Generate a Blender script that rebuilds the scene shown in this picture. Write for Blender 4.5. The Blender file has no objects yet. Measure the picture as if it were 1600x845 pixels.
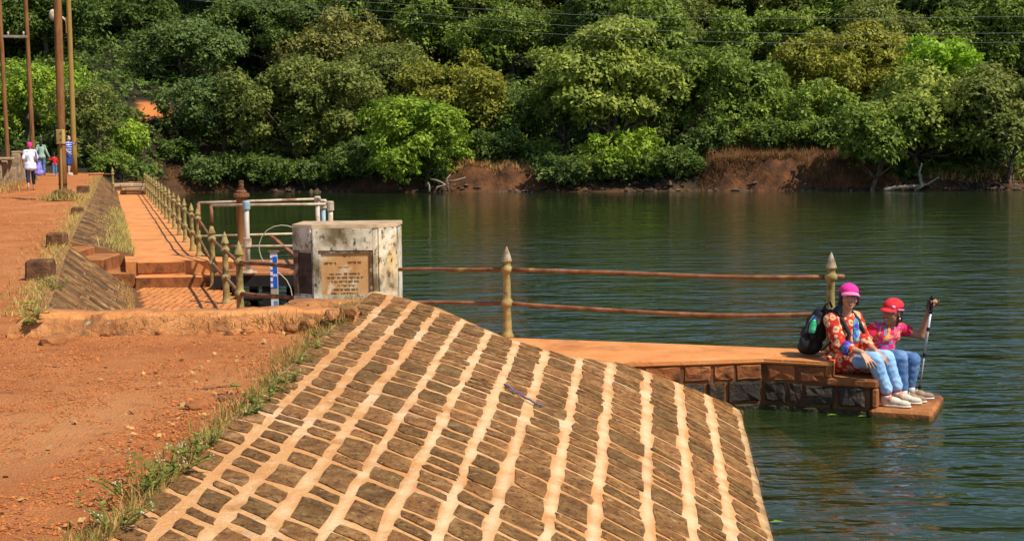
import bpy, bmesh, math, random
import numpy as np
from mathutils import Vector, Matrix, noise as mnoise

# ---------------------------------------------------------------- camera, sky, sun
sc = bpy.context.scene
COL = sc.collection
F, CZ, ROLL = 2100.0, 2.4, 0.010
PIT = math.atan(197.5 / F)
_f = Vector((0, math.cos(PIT), -math.sin(PIT)))
_r = Vector((1, 0, 0))
_u = _r.cross(_f)
_r2 = math.cos(ROLL) * _r - math.sin(ROLL) * _u
_u2 = math.sin(ROLL) * _r + math.cos(ROLL) * _u
cam_d = bpy.data.cameras.new('camera')
cam = bpy.data.objects.new('camera', cam_d)
COL.objects.link(cam)
M4 = Matrix((_r2, _u2, -_f)).transposed().to_4x4()
M4.translation = (0, 0, CZ)
cam.matrix_world = M4
cam_d.sensor_width = 36.0
cam_d.lens = 36.0 * F / 1600.0
cam_d.clip_start = 0.05
cam_d.clip_end = 3000
sc.camera = cam

SUN = Vector((0.62, -0.42, 0.98)).normalized()
world = bpy.data.worlds.new('World')
sc.world = world
world.use_nodes = True
wn = world.node_tree.nodes
bg = wn['Background']
sky = wn.new('ShaderNodeTexSky')
sky.sky_type = 'NISHITA'
sky.sun_disc = False
sky.sun_elevation = math.asin(SUN.z)
sky.sun_rotation = math.atan2(SUN.x, SUN.y)
sky.air_density = 1.0
sky.dust_density = .4
sky.ozone_density = 2.5
world.node_tree.links.new(sky.outputs[0], bg.inputs[0])
bg.inputs[1].default_value = 0.115
sun_d = bpy.data.lights.new('sun', 'SUN')
sun_d.energy = 4.6
sun_d.angle = math.radians(0.5)
sun_d.color = (1.0, 0.93, 0.80)
sun = bpy.data.objects.new('sun', sun_d)
COL.objects.link(sun)
sun.rotation_euler = SUN.to_track_quat('Z', 'Y').to_euler()
sun.location = (30, -20, 40)
vs = sc.view_settings
vs.view_transform = 'Standard'
vs.look = 'None'
vs.exposure = 0.40
vs.gamma = 1.0
vs.use_curve_mapping = False
sc.cycles.max_bounces = 6
sc.cycles.transparent_max_bounces = 8
sc.cycles.caustics_reflective = False
sc.cycles.caustics_refractive = False

R = random.Random(7)
NR = np.random.default_rng(11)

# ---------------------------------------------------------------- helpers
def at(px, py, y):
    """the point at distance y seen at photograph pixel px, py (used once, to measure)"""
    v = _f + _r2 * ((px - 800) / F) + _u2 * ((422.5 - py) / F)
    return v * (y / v.y) + Vector((0, 0, CZ))

def atz(px, py, z):
    v = _f + _r2 * ((px - 800) / F) + _u2 * ((422.5 - py) / F)
    return v * ((z - CZ) / v.z) + Vector((0, 0, CZ))

class MB:
    def __init__(s):
        s.v = []; s.f = []; s.m = []
    def add(s, vs_, fs, m=0):
        o = len(s.v)
        s.v += [tuple(p) for p in vs_]
        s.f += [tuple(i + o for i in f) for f in fs]
        s.m += [m] * len(fs)
        return s
    def box(s, c, size, rot=None, m=0, bev=0.0, taper=1.0):
        hx, hy, hz = size[0] / 2, size[1] / 2, size[2] / 2
        if bev <= 0:
            P = [(-hx, -hy, -hz), (hx, -hy, -hz), (hx, hy, -hz), (-hx, hy, -hz),
                 (-hx * taper, -hy * taper, hz), (hx * taper, -hy * taper, hz), (hx * taper, hy * taper, hz), (-hx * taper, hy * taper, hz)]
            Fc = [(0, 3, 2, 1), (4, 5, 6, 7), (0, 1, 5, 4), (1, 2, 6, 5), (2, 3, 7, 6), (3, 0, 4, 7)]
        else:
            P = []
            for (ix, iy) in ((1, 1), (-1, 1), (-1, -1), (1, -1)):
                pass
            rings = []
            b = min(bev, hx * .9, hy * .9, hz * .9)
            for (zz, ins) in ((-hz, b), (-hz + b, 0), (hz - b, 0), (hz, b)):
                tp = taper if zz > 0 else 1
                X, Y = (hx - ins) * tp, (hy - ins) * tp
                c2 = b if ins == 0 else b * .4
                rings.append([(X - c2, -Y, zz), (X, -Y + c2, zz), (X, Y - c2, zz), (X - c2, Y, zz), (-X + c2, Y, zz), (-X, Y - c2, zz), (-X, -Y + c2, zz), (-X + c2, -Y, zz)])
            for r_ in rings: P += r_
            Fc = []
            for k in range(3):
                for i in range(8):
                    j = (i + 1) % 8
                    Fc.append((k * 8 + i, k * 8 + j, k * 8 + 8 + j, k * 8 + 8 + i))
            Fc.append(tuple(range(7, -1, -1))); Fc.append(tuple(range(24, 32)))
        c = Vector(c)
        if rot is not None:
            P = [c + rot @ Vector(p) for p in P]
        else:
            P = [c + Vector(p) for p in P]
        return s.add(P, Fc, m)
    def tube(s, pts, rad, seg=8, m=0, cap=True):
        pts = [Vector(p) for p in pts]
        n = len(pts)
        if not hasattr(rad, '__len__'): rad = [rad] * n
        V = []; Fc = []
        prev = None
        for i, p in enumerate(pts):
            d = (pts[min(i + 1, n - 1)] - pts[max(i - 1, 0)])
            d = d.normalized() if d.length > 1e-9 else Vector((0, 0, 1))
            if prev is None:
                a = d.orthogonal().normalized()
            else:
                a = (prev - d * prev.dot(d)).normalized()
            prev = a
            b = d.cross(a)
            for k in range(seg):
                t = 2 * math.pi * k / seg
                V.append(p + (a * math.cos(t) + b * math.sin(t)) * rad[i])
        for i in range(n - 1):
            for k in range(seg):
                k2 = (k + 1) % seg
                Fc.append((i * seg + k, i * seg + k2, (i + 1) * seg + k2, (i + 1) * seg + k))
        if cap:
            Fc.append(tuple(range(seg - 1, -1, -1)))
            Fc.append(tuple((n - 1) * seg + k for k in range(seg)))
        return s.add(V, Fc, m)
    def lathe(s, prof, c, seg=12, m=0, jit=0):
        V = []; Fc = []
        for (r_, z_) in prof:
            for k in range(seg):
                t = 2 * math.pi * k / seg
                V.append((c[0] + r_ * math.cos(t), c[1] + r_ * math.sin(t), c[2] + z_))
        for i in range(len(prof) - 1):
            for k in range(seg):
                k2 = (k + 1) % seg
                Fc.append((i * seg + k, i * seg + k2, (i + 1) * seg + k2, (i + 1) * seg + k))
        Fc.append(tuple(range(seg - 1, -1, -1)))
        Fc.append(tuple((len(prof) - 1) * seg + k for k in range(seg)))
        return s.add(V, Fc, m)
    def ell(s, c, r, rot=None, nu=14, nv=9, m=0, zmin=-1.0):
        c = Vector(c)
        if not hasattr(r, '__len__'): r = (r, r, r)
        V = []; Fc = []
        t0 = math.asin(max(-1, min(1, zmin)))
        for i in range(nv + 1):
            ph = t0 + (math.pi / 2 - t0) * i / nv
            for k in range(nu):
                th = 2 * math.pi * k / nu
                p = Vector((math.cos(ph) * math.cos(th) * r[0], math.cos(ph) * math.sin(th) * r[1], math.sin(ph) * r[2]))
                V.append(c + (rot @ p if rot is not None else p))
        for i in range(nv):
            for k in range(nu):
                k2 = (k + 1) % nu
                Fc.append((i * nu + k, i * nu + k2, (i + 1) * nu + k2, (i + 1) * nu + k))
        if zmin > -1: Fc.append(tuple(range(nu - 1, -1, -1)))
        return s.add(V, Fc, m)
    def cap(s, a, ra, b, rb, seg=12):
        a, b = Vector(a), Vector(b)
        s.ell(a, ra, nu=seg, nv=8); s.ell(b, rb, nu=seg, nv=8)
        if (b - a).length > 1e-5: s.tube([a, b], [ra, rb], seg)
        return s
    def prism(s, poly, z0, z1, m=0, top_in=0.0):
        n = len(poly)
        cx = sum(p[0] for p in poly) / n; cy = sum(p[1] for p in poly) / n
        V = [(p[0], p[1], z0) for p in poly] + [(p[0] + (cx - p[0]) * top_in, p[1] + (cy - p[1]) * top_in, z1) for p in poly]
        Fc = [tuple(range(n - 1, -1, -1)), tuple(range(n, 2 * n))]
        for i in range(n):
            j = (i + 1) % n
            Fc.append((i, j, n + j, n + i))
        return s.add(V, Fc, m)
    def mesh(s, name, off=(0, 0, 0), smooth=False):
        me = bpy.data.meshes.new(name)
        ox, oy, oz = off
        me.from_pydata([(x - ox, y - oy, z - oz) for x, y, z in s.v], [], s.f)
        if any(s.m): me.polygons.foreach_set('material_index', s.m)
        if smooth: me.polygons.foreach_set('use_smooth', [True] * len(me.polygons))
        me.update()
        return me
    def build(s, name, mats, parent=None, smooth=False, fix=True):
        root = parent
        while root is not None and root.parent is not None: root = root.parent
        off = root.location if root is not None else (0, 0, 0)
        me = s.mesh(name, off, smooth)
        if fix:
            bm = bmesh.new(); bm.from_mesh(me)
            bmesh.ops.recalc_face_normals(bm, faces=bm.faces)
            bm.to_mesh(me); bm.free()
        return link(name, me, mats, parent)

def link(name, me, mats, parent=None):
    o = bpy.data.objects.new(name, me)
    if not isinstance(mats, (list, tuple)): mats = [mats]
    for m_ in mats: me.materials.append(m_)
    COL.objects.link(o)
    if parent is not None: o.parent = parent
    return o

def tag(o, label=None, cat=None, group=None, kind=None):
    if label: o['label'] = label
    if cat: o['category'] = cat
    if group: o['group'] = group
    if kind: o['kind'] = kind
    return o

def thing(name, label, cat, loc=(0, 0, 0), group=None):
    o = bpy.data.objects.new(name, None)
    o.empty_display_size = .1
    COL.objects.link(o)
    o.location = loc
    return tag(o, label, cat, group)

def np_mesh(name, V, Q, smooth=False):
    """V (n,3), Q (m,k) arrays -> mesh"""
    me = bpy.data.meshes.new(name)
    n, (m, k) = len(V), Q.shape
    me.vertices.add(n); me.vertices.foreach_set('co', np.asarray(V, np.float32).ravel())
    me.loops.add(m * k); me.loops.foreach_set('vertex_index', Q.astype(np.int32).ravel())
    me.polygons.add(m)
    me.polygons.foreach_set('loop_start', np.arange(0, m * k, k, dtype=np.int32))
    me.polygons.foreach_set('loop_total', np.full(m, k, np.int32))
    if smooth: me.polygons.foreach_set('use_smooth', np.ones(m, bool))
    me.update(calc_edges=True)
    me.validate()
    return me

def grid_mesh(name, P, smooth=True):
    """P (a,b,3) -> grid mesh"""
    a, b, _ = P.shape
    idx = np.arange(a * b).reshape(a, b)
    Q = np.stack([idx[:-1, :-1], idx[:-1, 1:], idx[1:, 1:], idx[1:, :-1]], -1).reshape(-1, 4)
    return np_mesh(name, P.reshape(-1, 3), Q, smooth)

def vnoise(x, y, seed=0, oct=3):
    """cheap value-noise-like sum of sines, vectorised"""
    rg = np.random.default_rng(seed)
    out = np.zeros_like(np.asarray(x, float) + np.asarray(y, float)); amp = 1; fr = 1
    for o in range(oct):
        for k in range(4):
            a = rg.uniform(0, 2 * np.pi); ph = rg.uniform(0, 2 * np.pi); ff = fr * rg.uniform(.7, 1.4)
            out += amp * .25 * np.sin(ff * (x * np.cos(a) + y * np.sin(a)) * 2 + ph)
        amp *= .5; fr *= 2.1
    return out

def srgb(r_, g_, b_):
    def c(v):
        v /= 255.
        return v / 12.92 if v <= .04045 else ((v + .055) / 1.055) ** 2.4
    return (c(r_), c(g_), c(b_), 1)

def mat(name, ramp, scale=4.0, detail=6, layers=(), bump=None, rough=.9, rand=0, isl=0, coords='P', stretch=None, spec=.25, metal=0.0, transl=0.0, dist=0.0):
    m = bpy.data.materials.new(name)
    m.use_nodes = True
    nt = m.node_tree; N = nt.nodes; L = nt.links
    for n in list(N): N.remove(n)
    out = N.new('ShaderNodeOutputMaterial')
    b = N.new('ShaderNodeBsdfPrincipled')
    b.inputs['Roughness'].default_value = rough
    b.inputs['Metallic'].default_value = metal
    b.inputs['Specular IOR Level'].default_value = spec
    if coords == 'P':
        g = N.new('ShaderNodeNewGeometry'); vec = g.outputs['Position']
    else:
        g = N.new('ShaderNodeTexCoord'); vec = g.outputs['Object' if coords == 'O' else 'UV']
    if stretch:
        mp = N.new('ShaderNodeMapping'); mp.inputs['Scale'].default_value = stretch
        L.new(vec, mp.inputs[0]); vec = mp.outputs[0]
    def noise_(sc_, det=6, dd=0.0):
        n = N.new('ShaderNodeTexNoise'); n.inputs['Scale'].default_value = sc_
        n.inputs['Detail'].default_value = det; n.inputs['Distortion'].default_value = dd
        n.inputs['Roughness'].default_value = .6
        L.new(vec, n.inputs['Vector']); return n.outputs['Fac']
    col = None
    if len(ramp) == 1:
        rgb = N.new('ShaderNodeRGB'); rgb.outputs[0].default_value = (*ramp[0][:3], 1); col = rgb.outputs[0]
    else:
        cr = N.new('ShaderNodeValToRGB')
        e = cr.color_ramp.elements
        n_ = len(ramp)
        for i, c in enumerate(ramp):
            pos = .3 + .4 * i / (n_ - 1)
            if i < 2: el = e[i]; el.position = pos
            else: el = e.new(pos)
            el.color = (*c[:3], 1)
        L.new(noise_(scale, detail, dist), cr.inputs[0]); col = cr.outputs[0]
    for (c, sc_, lo, hi) in layers:
        mr = N.new('ShaderNodeMapRange'); mr.inputs[1].default_value = lo; mr.inputs[2].default_value = hi
        L.new(noise_(sc_, 8), mr.inputs[0])
        mx = N.new('ShaderNodeMix'); mx.data_type = 'RGBA'
        L.new(mr.outputs[0], mx.inputs[0]); L.new(col, mx.inputs[6]); mx.inputs[7].default_value = (*c[:3], 1)
        col = mx.outputs[2]
    for (amt, src) in ((rand, 'o'), (isl, 'i')):
        if amt:
            if src == 'o':
                oi = N.new('ShaderNodeObjectInfo'); rv = oi.outputs['Random']
            else:
                oi = N.new('ShaderNodeNewGeometry'); rv = oi.outputs['Random Per Island']
            mr = N.new('ShaderNodeMapRange'); mr.inputs[3].default_value = 1 - amt; mr.inputs[4].default_value = 1 + amt
            L.new(rv, mr.inputs[0])
            hv = N.new('ShaderNodeHueSaturation')
            L.new(mr.outputs[0], hv.inputs['Value']); L.new(col, hv.inputs['Color'])
            if src == 'o':
                mr2 = N.new('ShaderNodeMapRange'); mr2.inputs[3].default_value = .5 + amt * .012; mr2.inputs[4].default_value = .5 - amt * .025
                L.new(rv, mr2.inputs[0]); L.new(mr2.outputs[0], hv.inputs['Hue'])
            col = hv.outputs[0]
    L.new(col, b.inputs['Base Color'])
    if bump:
        bs, st, dd = bump
        bp = N.new('ShaderNodeBump'); bp.inputs['Strength'].default_value = st; bp.inputs['Distance'].default_value = dd
        L.new(noise_(bs, 8), bp.inputs['Height']); L.new(bp.outputs[0], b.inputs['Normal'])
    sh = b.outputs[0]
    if transl:
        tr = N.new('ShaderNodeBsdfTranslucent')
        L.new(col, tr.inputs[0])
        ms = N.new('ShaderNodeMixShader'); ms.inputs[0].default_value = transl
        L.new(sh, ms.inputs[1]); L.new(tr.outputs[0], ms.inputs[2]); sh = ms.outputs[0]
    L.new(sh, out.inputs[0])
    return m

# ---------------------------------------------------------------- materials
m_dirt = mat('red_dirt', [(.36, .110, .027), (.45, .150, .040), (.52, .195, .060)], 1.3, 12,
             layers=[((.55, .24, .085), .35, .52, .75), ((.19, .055, .018), 9, .58, .75)], bump=(55, 1.0, .03))
m_pebble = mat('gravel', [(.38, .118, .031)], isl=.45, rough=.95)
m_terrain = mat('forest_floor', [(.010, .009, .004), (.018, .015, .006), (.030, .024, .009)], .8, 8, bump=(6, .8, .1))
_n = m_terrain.node_tree.nodes; _l = m_terrain.node_tree.links
_b = [x for x in _n if x.type == 'BSDF_PRINCIPLED'][0]
_old = _b.inputs['Base Color'].links[0].from_socket
_at = _n.new('ShaderNodeAttribute'); _at.attribute_name = 'bare_soil'
_tn = _n.new('ShaderNodeTexNoise'); _tn.inputs['Scale'].default_value = 1.6; _tn.inputs['Detail'].default_value = 8
_gp = _n.new('ShaderNodeNewGeometry'); _l.new(_gp.outputs['Position'], _tn.inputs['Vector'])
_cr = _n.new('ShaderNodeValToRGB'); _cr.color_ramp.elements[0].position = .3; _cr.color_ramp.elements[0].color = (.030, .013, .006, 1); _cr.color_ramp.elements[1].position = .7; _cr.color_ramp.elements[1].color = (.17, .066, .022, 1)  # soil ramp darkened, part of the bluff's shadow put into the colour
_l.new(_tn.outputs['Fac'], _cr.inputs[0])
_mx = _n.new('ShaderNodeMix'); _mx.data_type = 'RGBA'
_l.new(_at.outputs['Fac'], _mx.inputs[0]); _l.new(_old, _mx.inputs[6]); _l.new(_cr.outputs[0], _mx.inputs[7]); 
_a2 = _n.new('ShaderNodeAttribute'); _a2.attribute_name = 'fresh_cut'
_m2 = _n.new('ShaderNodeMix'); _m2.data_type = 'RGBA'; _m2.inputs[7].default_value = (.50, .17, .045, 1)
_l.new(_a2.outputs['Fac'], _m2.inputs[0]); _l.new(_mx.outputs[2], _m2.inputs[6]); _l.new(_m2.outputs[2], _b.inputs['Base Color'])
m_bed = mat('lake_mud', [(.020, .026, .010), (.030, .036, .013)], .5)
m_pave = mat('orange_pavement', [(.46, .165, .045), (.60, .225, .065), (.66, .27, .085)], 2.2, 10,
             layers=[((.33, .115, .035), 1.3, .54, .72), ((.66, .31, .12), 5, .58, .76), ((.25, .085, .028), 9, .60, .74)], bump=(34, .5, .015))
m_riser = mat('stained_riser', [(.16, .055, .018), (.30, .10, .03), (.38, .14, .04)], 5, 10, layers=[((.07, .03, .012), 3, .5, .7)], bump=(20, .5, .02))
m_mortar = mat('lime_mortar', [(.44, .19, .060), (.54, .26, .092), (.60, .35, .155)], 1.1, 10,
               layers=[((.70, .54, .34), 1.9, .56, .74), ((.36, .15, .045), 6, .56, .76), ((.66, .50, .32), 14, .62, .74)], bump=(40, .8, .02))
STONE = dict(ramp=[(.130, .055, .014), (.23, .106, .028), (.34, .175, .052)], scale=9, detail=12,
              layers=[((.055, .027, .010), 34, .52, .66), ((.40, .25, .10), 22, .57, .70), ((.42, .26, .11), 5, .58, .76)], bump=(70, 1.0, .022))
m_stone = mat('laterite_stone', rand=.28, **STONE)
m_blackstone = mat('dark_basalt', [(.020, .016, .012), (.040, .031, .022), (.085, .055, .032)], 7, 10, layers=[((.17, .075, .027), 5, .58, .74)], bump=(30, .9, .03), rand=.3, rough=.75)
m_brownstone = mat('capped_stone', [(.14, .048, .016), (.24, .085, .026), (.34, .13, .04)], 5, 10, layers=[((.05, .03, .015), 4, .55, .7)], bump=(24, .6, .03), rand=.15)
m_wallmortar = mat('wall_mortar', [(.10, .042, .016), (.19, .075, .026)], 5, 8, layers=[((.05, .03, .014), 3, .52, .7)], bump=(20, .5, .02))
m_rubble = mat('rough_laterite_plaster', [(.26, .095, .03), (.42, .17, .055), (.54, .24, .085)], 3.0, 10,
               layers=[((.17, .09, .035), 5, .54, .68), ((.60, .40, .20), 8, .62, .75)], bump=(18, .9, .04))
m_oldblock = mat('mossy_block', [(.06, .03, .014), (.13, .06, .025), (.24, .11, .04)], 8, 8, bump=(30, .8, .03))
m_farstone = mat('slanted_stone', [(.085, .040, .014), (.16, .078, .028), (.27, .145, .052)], 6, 10, layers=[((.36, .24, .085), 2.0, .60, .74)], bump=(30, .8, .02), isl=.42)
m_farjoint = mat('slanted_mortar', [(.20, .092, .032), (.30, .145, .052)], 3)
_nn = m_mortar.node_tree.nodes; _ll = m_mortar.node_tree.links
_bb = [x for x in _nn if x.type == 'BSDF_PRINCIPLED'][0]; _oo = _bb.inputs['Base Color'].links[0].from_socket
_aa = _nn.new('ShaderNodeAttribute'); _aa.attribute_name = 'limewash'
_tt = _nn.new('ShaderNodeTexNoise'); _tt.inputs['Scale'].default_value = 5; _tt.inputs['Detail'].default_value = 10
_gg = _nn.new('ShaderNodeNewGeometry'); _ll.new(_gg.outputs['Position'], _tt.inputs['Vector'])
_ad = _nn.new('ShaderNodeMath'); _ad.operation = 'MULTIPLY_ADD'; _ad.inputs[1].default_value = 2.6; _ad.inputs[2].default_value = -1.7; _ll.new(_tt.outputs['Fac'], _ad.inputs[0])
_sm = _nn.new('ShaderNodeMath'); _sm.operation = 'MULTIPLY_ADD'; _sm.inputs[1].default_value = 1.15; _sm.use_clamp = True
_ll.new(_aa.outputs['Fac'], _sm.inputs[0]); _ll.new(_ad.outputs[0], _sm.inputs[2])
_mm = _nn.new('ShaderNodeMix'); _mm.data_type = 'RGBA'; _mm.inputs[7].default_value = (.66, .46, .25, 1)
_ll.new(_sm.outputs[0], _mm.inputs[0]); _ll.new(_oo, _mm.inputs[6]); _ll.new(_mm.outputs[2], _bb.inputs['Base Color'])
m_post = mat('mossy_painted_iron', [(.15, .11, .03), (.30, .215, .07), (.40, .30, .12)], 14, 8, layers=[((.10, .055, .02), 9, .55, .7), ((.42, .20, .07), 5, .62, .75)], bump=(30, .4, .01), rough=.7)
m_finial = mat('weathered_finial', [(.16, .11, .06), (.34, .27, .17), (.45, .40, .32)], 18, 8, layers=[((.15, .07, .03), 12, .56, .7)], rough=.6)
m_rust = mat('rusty_pipe', [(.10, .04, .018), (.21, .085, .035), (.30, .14, .07)], 8, 8, layers=[((.42, .26, .07), 2.2, .6, .68)], bump=(40, .3, .005), rough=.7)
m_deckrust = mat('rusty_deck', [(.30, .105, .035), (.45, .17, .055)], 6, 8, layers=[((.15, .05, .02), 4, .55, .7)], rough=.85)
m_palepipe = mat('flaked_pipe', [(.30, .21, .14), (.52, .42, .28), (.60, .52, .36)], 9, 8, layers=[((.25, .11, .05), 4, .54, .66), ((.60, .40, .06), 1.7, .6, .66)], rough=.6)
m_whitepipe = mat('white_pipe', [(.38, .32, .25), (.54, .48, .39)], 9, 8, layers=[((.40, .22, .10), 6, .6, .7)], rough=.5)
m_bluepaint = mat('faded_blue_paint', [(.22, .30, .34), (.36, .46, .50)], 12, rough=.5)
def wetline(m, z0, z1, col):
    n = m.node_tree.nodes; l = m.node_tree.links
    b = [x for x in n if x.type == 'BSDF_PRINCIPLED'][0]; old = b.inputs['Base Color'].links[0].from_socket
    g = n.new('ShaderNodeNewGeometry'); sp = n.new('ShaderNodeSeparateXYZ'); l.new(g.outputs['Position'], sp.inputs[0])
    t = n.new('ShaderNodeTexNoise'); t.inputs['Scale'].default_value = 9; t.inputs['Detail'].default_value = 6; l.new(g.outputs['Position'], t.inputs['Vector'])
    a = n.new('ShaderNodeMath'); a.operation = 'MULTIPLY_ADD'; a.inputs[1].default_value = -.10; l.new(t.outputs['Fac'], a.inputs[0]); l.new(sp.outputs[2], a.inputs[2])
    r_ = n.new('ShaderNodeMapRange'); r_.inputs[1].default_value = z0 - .05; r_.inputs[2].default_value = z1 - .05; r_.inputs[3].default_value = .85; r_.inputs[4].default_value = 0
    l.new(a.outputs[0], r_.inputs[0])
    x = n.new('ShaderNodeMix'); x.data_type = 'RGBA'; l.new(r_.outputs[0], x.inputs[0]); l.new(old, x.inputs[6]); x.inputs[7].default_value = (*col, 1); l.new(x.outputs[2], b.inputs['Base Color'])
for _m, _a, _b2 in ((m_wallmortar, .02, .08), (m_blackstone, .02, .07), (m_brownstone, .0, .05), (m_mortar, -.02, .035), (m_stone, -.02, .035)): wetline(_m, _a, _b2, (.035, .036, .012))
m_dark = mat('dark_steel', [(.012, .010, .009), (.025, .018, .014)], 8)
m_obelisk = mat('stained_limewash', [(.50, .41, .25), (.68, .60, .44), (.76, .70, .58)], 6, 10,
                layers=[((.56, .36, .13), 3.1, .50, .70), ((.17, .125, .06), 3.6, .47, .64), ((.07, .05, .025), 17, .54, .66)], bump=(30, .4, .01), stretch=(1, 1, .7))
m_obtop = mat('limewash_top', [(.32, .2, .1), (.55, .4, .25)], 8, 8, layers=[((.12, .08, .05), 5, .55, .7)])
m_plaque = mat('ochre_plaque', [(.46, .22, .07), (.56, .31, .12), (.64, .45, .25)], 5, 9, layers=[((.72, .58, .38), 8, .54, .68), ((.36, .15, .04), 11, .60, .74)], bump=(50, .3, .005), stretch=(1, 1, .6))
m_plaqueshade = mat('shaded_plaque', [(.06, .036, .022), (.13, .08, .048)], 6, 8, layers=[((.04, .025, .015), 8, .5, .65)])
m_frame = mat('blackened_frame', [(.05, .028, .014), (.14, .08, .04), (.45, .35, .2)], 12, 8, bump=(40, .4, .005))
m_ink = mat('faded_lettering', [(.12, .06, .02), (.26, .13, .045)], 20)
m_pole = mat('rusty_pole', [(.12, .05, .016), (.22, .095, .03), (.28, .13, .045)], 5, 8, layers=[((.09, .04, .015), 3, .55, .7)], stretch=(3, 3, .4), bump=(30, .4, .01))
m_bamboo = mat('ochre_pole', [(.26, .15, .035), (.36, .21, .055)], 4, 6, stretch=(3, 3, .5))
m_yellowbox = mat('yellow_box', [(.36, .25, .07), (.48, .34, .11)], 12, rough=.6)
m_black = mat('black_plastic', [(.010, .010, .011)], rough=.5)
m_wire = mat('wire', [(.16, .17, .15)], rough=.6)
m_bark = mat('bark', [(.055, .035, .020), (.12, .085, .055), (.22, .18, .13)], 6, 8, stretch=(1, 1, .35), bump=(14, .8, .05))
m_deadwood = mat('dead_wood', [(.20, .15, .10), (.34, .28, .21)], 8, bump=(20, .5, .02))
m_drygrass = mat('dry_grass', [(.40, .21, .07), (.52, .32, .11)], 2, isl=.35, transl=.25)
m_redgrass = mat('russet_grass', [(.15, .065, .022), (.32, .17, .058)], 1.2, isl=.5, transl=.2)
m_brush = mat('brown_brush', [(.055, .032, .014), (.10, .055, .022)], .8, isl=.4, transl=.2)
m_yellowgrass = mat('yellow_grass', [(.42, .32, .08), (.50, .40, .13)], 2, isl=.3, transl=.25)
m_weed = mat('weed_leaf', [(.12, .16, .025), (.24, .26, .05)], 6, isl=.3, transl=.3)
m_flower = mat('pale_flowerhead', [(.46, .42, .26)], isl=.2)
m_greenleaf = mat('fresh_leaf', [(.20, .30, .03)], rough=.5, transl=.2)
m_bankrock = mat('shore_rock', [(.045, .028, .018), (.10, .062, .038), (.18, .12, .075)], 3, 8, rand=.3, isl=.4)
# ---------------------------------------------------------------- terrain, lake, path
SH = np.array([(-300, 50), (-60, 58), (-24, 58), (-20, 61), (-18, 70), (-15, 72.5), (-10, 70.5), (0, 67.6), (10, 66.3), (18, 64.6), (23, 63.7), (40, 60), (80, 45), (130, 10), (300, -150)], float)
def ys(x): return np.interp(x, SH[:, 0], SH[:, 1])
def xdam(y): return np.where(y < 12, -4.0, -4.0 - (y - 12) * .30)

def terrain(x, y):
    x = np.asarray(x, float); y = np.asarray(y, float)
    d = y - ys(x) + .5 * vnoise(x * .5, y * .5, 3)
    st = lambda a: np.clip(a, 0, 1) ** 2 * (3 - 2 * np.clip(a, 0, 1))
    bluff = st((x - 9.6) / .5) * st((18.5 - x) / 2.0)
    low = st((x + 7) / 2) * st((2 - x) / 2)
    bank = .45 + 1.05 * bluff + .55 * low + .35 * vnoise(x * .3, y * .1, 5)
    steep = 1.2 - .55 * bluff
    hill = .14 * np.clip(d, 0, 10) + .31 * np.clip(d - 8, 0, 70) - .2 * np.clip(d - 70, 0, 40)
    # the cut earth slope where the dam meets the hillside
    cut = 0 * x + 1.3 * np.exp(-((x + 16.0) / 3.0) ** 2 - ((y - 76.5) / 2.6) ** 2)
    rough = .25 * vnoise(x * .8, y * .8, 9, 4) * st(d / 3) + (.16 * vnoise(x * 2.2, y * 2.2, 15, 4)) * st(d / .5) * st((6 - d) / 2)
    h = np.where(d > 0, bank * st(d / steep) + hill + cut * st(d / 3) + rough, np.maximum(-2.6, d * .5))
    # dry side of the dam
    dl = xdam(y) - 1.0 - x
    h_left = np.where(d > 0, np.maximum(h, .25), .25)
    h = np.where(dl > 0, np.where(d > 0, np.maximum(h, .25), h + (.25 - h) * st(dl / 2.5)), h)
    h = np.where((y < -5), np.maximum(h, -2.6), h)
    return h

xs = np.concatenate([np.linspace(-400, -60, 22)[:-1], np.arange(-60, -25, .8), np.arange(-25, 27, .33), np.arange(27, 60, .8), np.linspace(60, 400, 22)])
yv = np.concatenate([np.linspace(-150, 40, 40)[:-1], np.arange(40, 60, .6), np.arange(60, 86, .25), np.arange(86, 101, .6), np.linspace(101, 500, 50)])
X, Y = np.meshgrid(xs, yv)
P = np.stack([X, Y, terrain(X, Y)], -1)
gme = grid_mesh('hillside', P)
_x, _y = X.ravel(), Y.ravel(); _d = _y - ys(_x)
_stp = lambda a: np.clip(a, 0, 1) ** 2 * (3 - 2 * np.clip(a, 0, 1))
bare = np.maximum.reduce([
    _stp((_x - 9.2) / .8) * _stp((18.8 - _x) / .8) * _stp((4.2 - _d) / 1.5),
    _stp((_x + 4.2) / 1.2) * _stp((3 - _x) / 1.2) * _stp((2.6 - _d) / 1.2),
    .55 * _stp((.9 - _d) / .6),
    .8 * _stp((_x - 19) / 2) * _stp((3 - _d) / 1.5),
    .8 * _stp(1.6 - np.hypot((_x + 17.2) / 1.6, (_y - 74.5) / 4.0)),
    _stp((66 - _y) / 3) * _stp((-16 - _x) / 2), _stp((40 - _y) / 8)])
bare = np.where(P[..., 2].ravel() < -.25, 0, bare)
for _py_ in np.arange(63, 100, .1):
    _px_ = (240 - 800) / F * _py_
    if 231 - F * (float(terrain(np.array([_px_]), np.array([_py_]))[0]) - CZ) / _py_ < 176: break
PATCH = (_px_, _py_)
print('patch', PATCH)
_f2 = _stp(1.65 - np.hypot((_x - PATCH[0]) / .75, (_y - PATCH[1]) / 1.3) + .55 * vnoise(_x * 1.5, _y * 1.5, 31, 4))
_a = gme.attributes.new('fresh_cut', 'FLOAT', 'POINT'); _a.data.foreach_set('value', _f2.astype(np.float32))
_a = gme.attributes.new('bare_soil', 'FLOAT', 'POINT'); _a.data.foreach_set('value', bare.astype(np.float32))
gnd = link('hillside', gme, m_terrain); tag(gnd, kind='structure')
bed = MB().box((60, 30, -1.75), (500, 260, .3)).build('lake_bed', m_bed); tag(bed, kind='structure')
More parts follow.
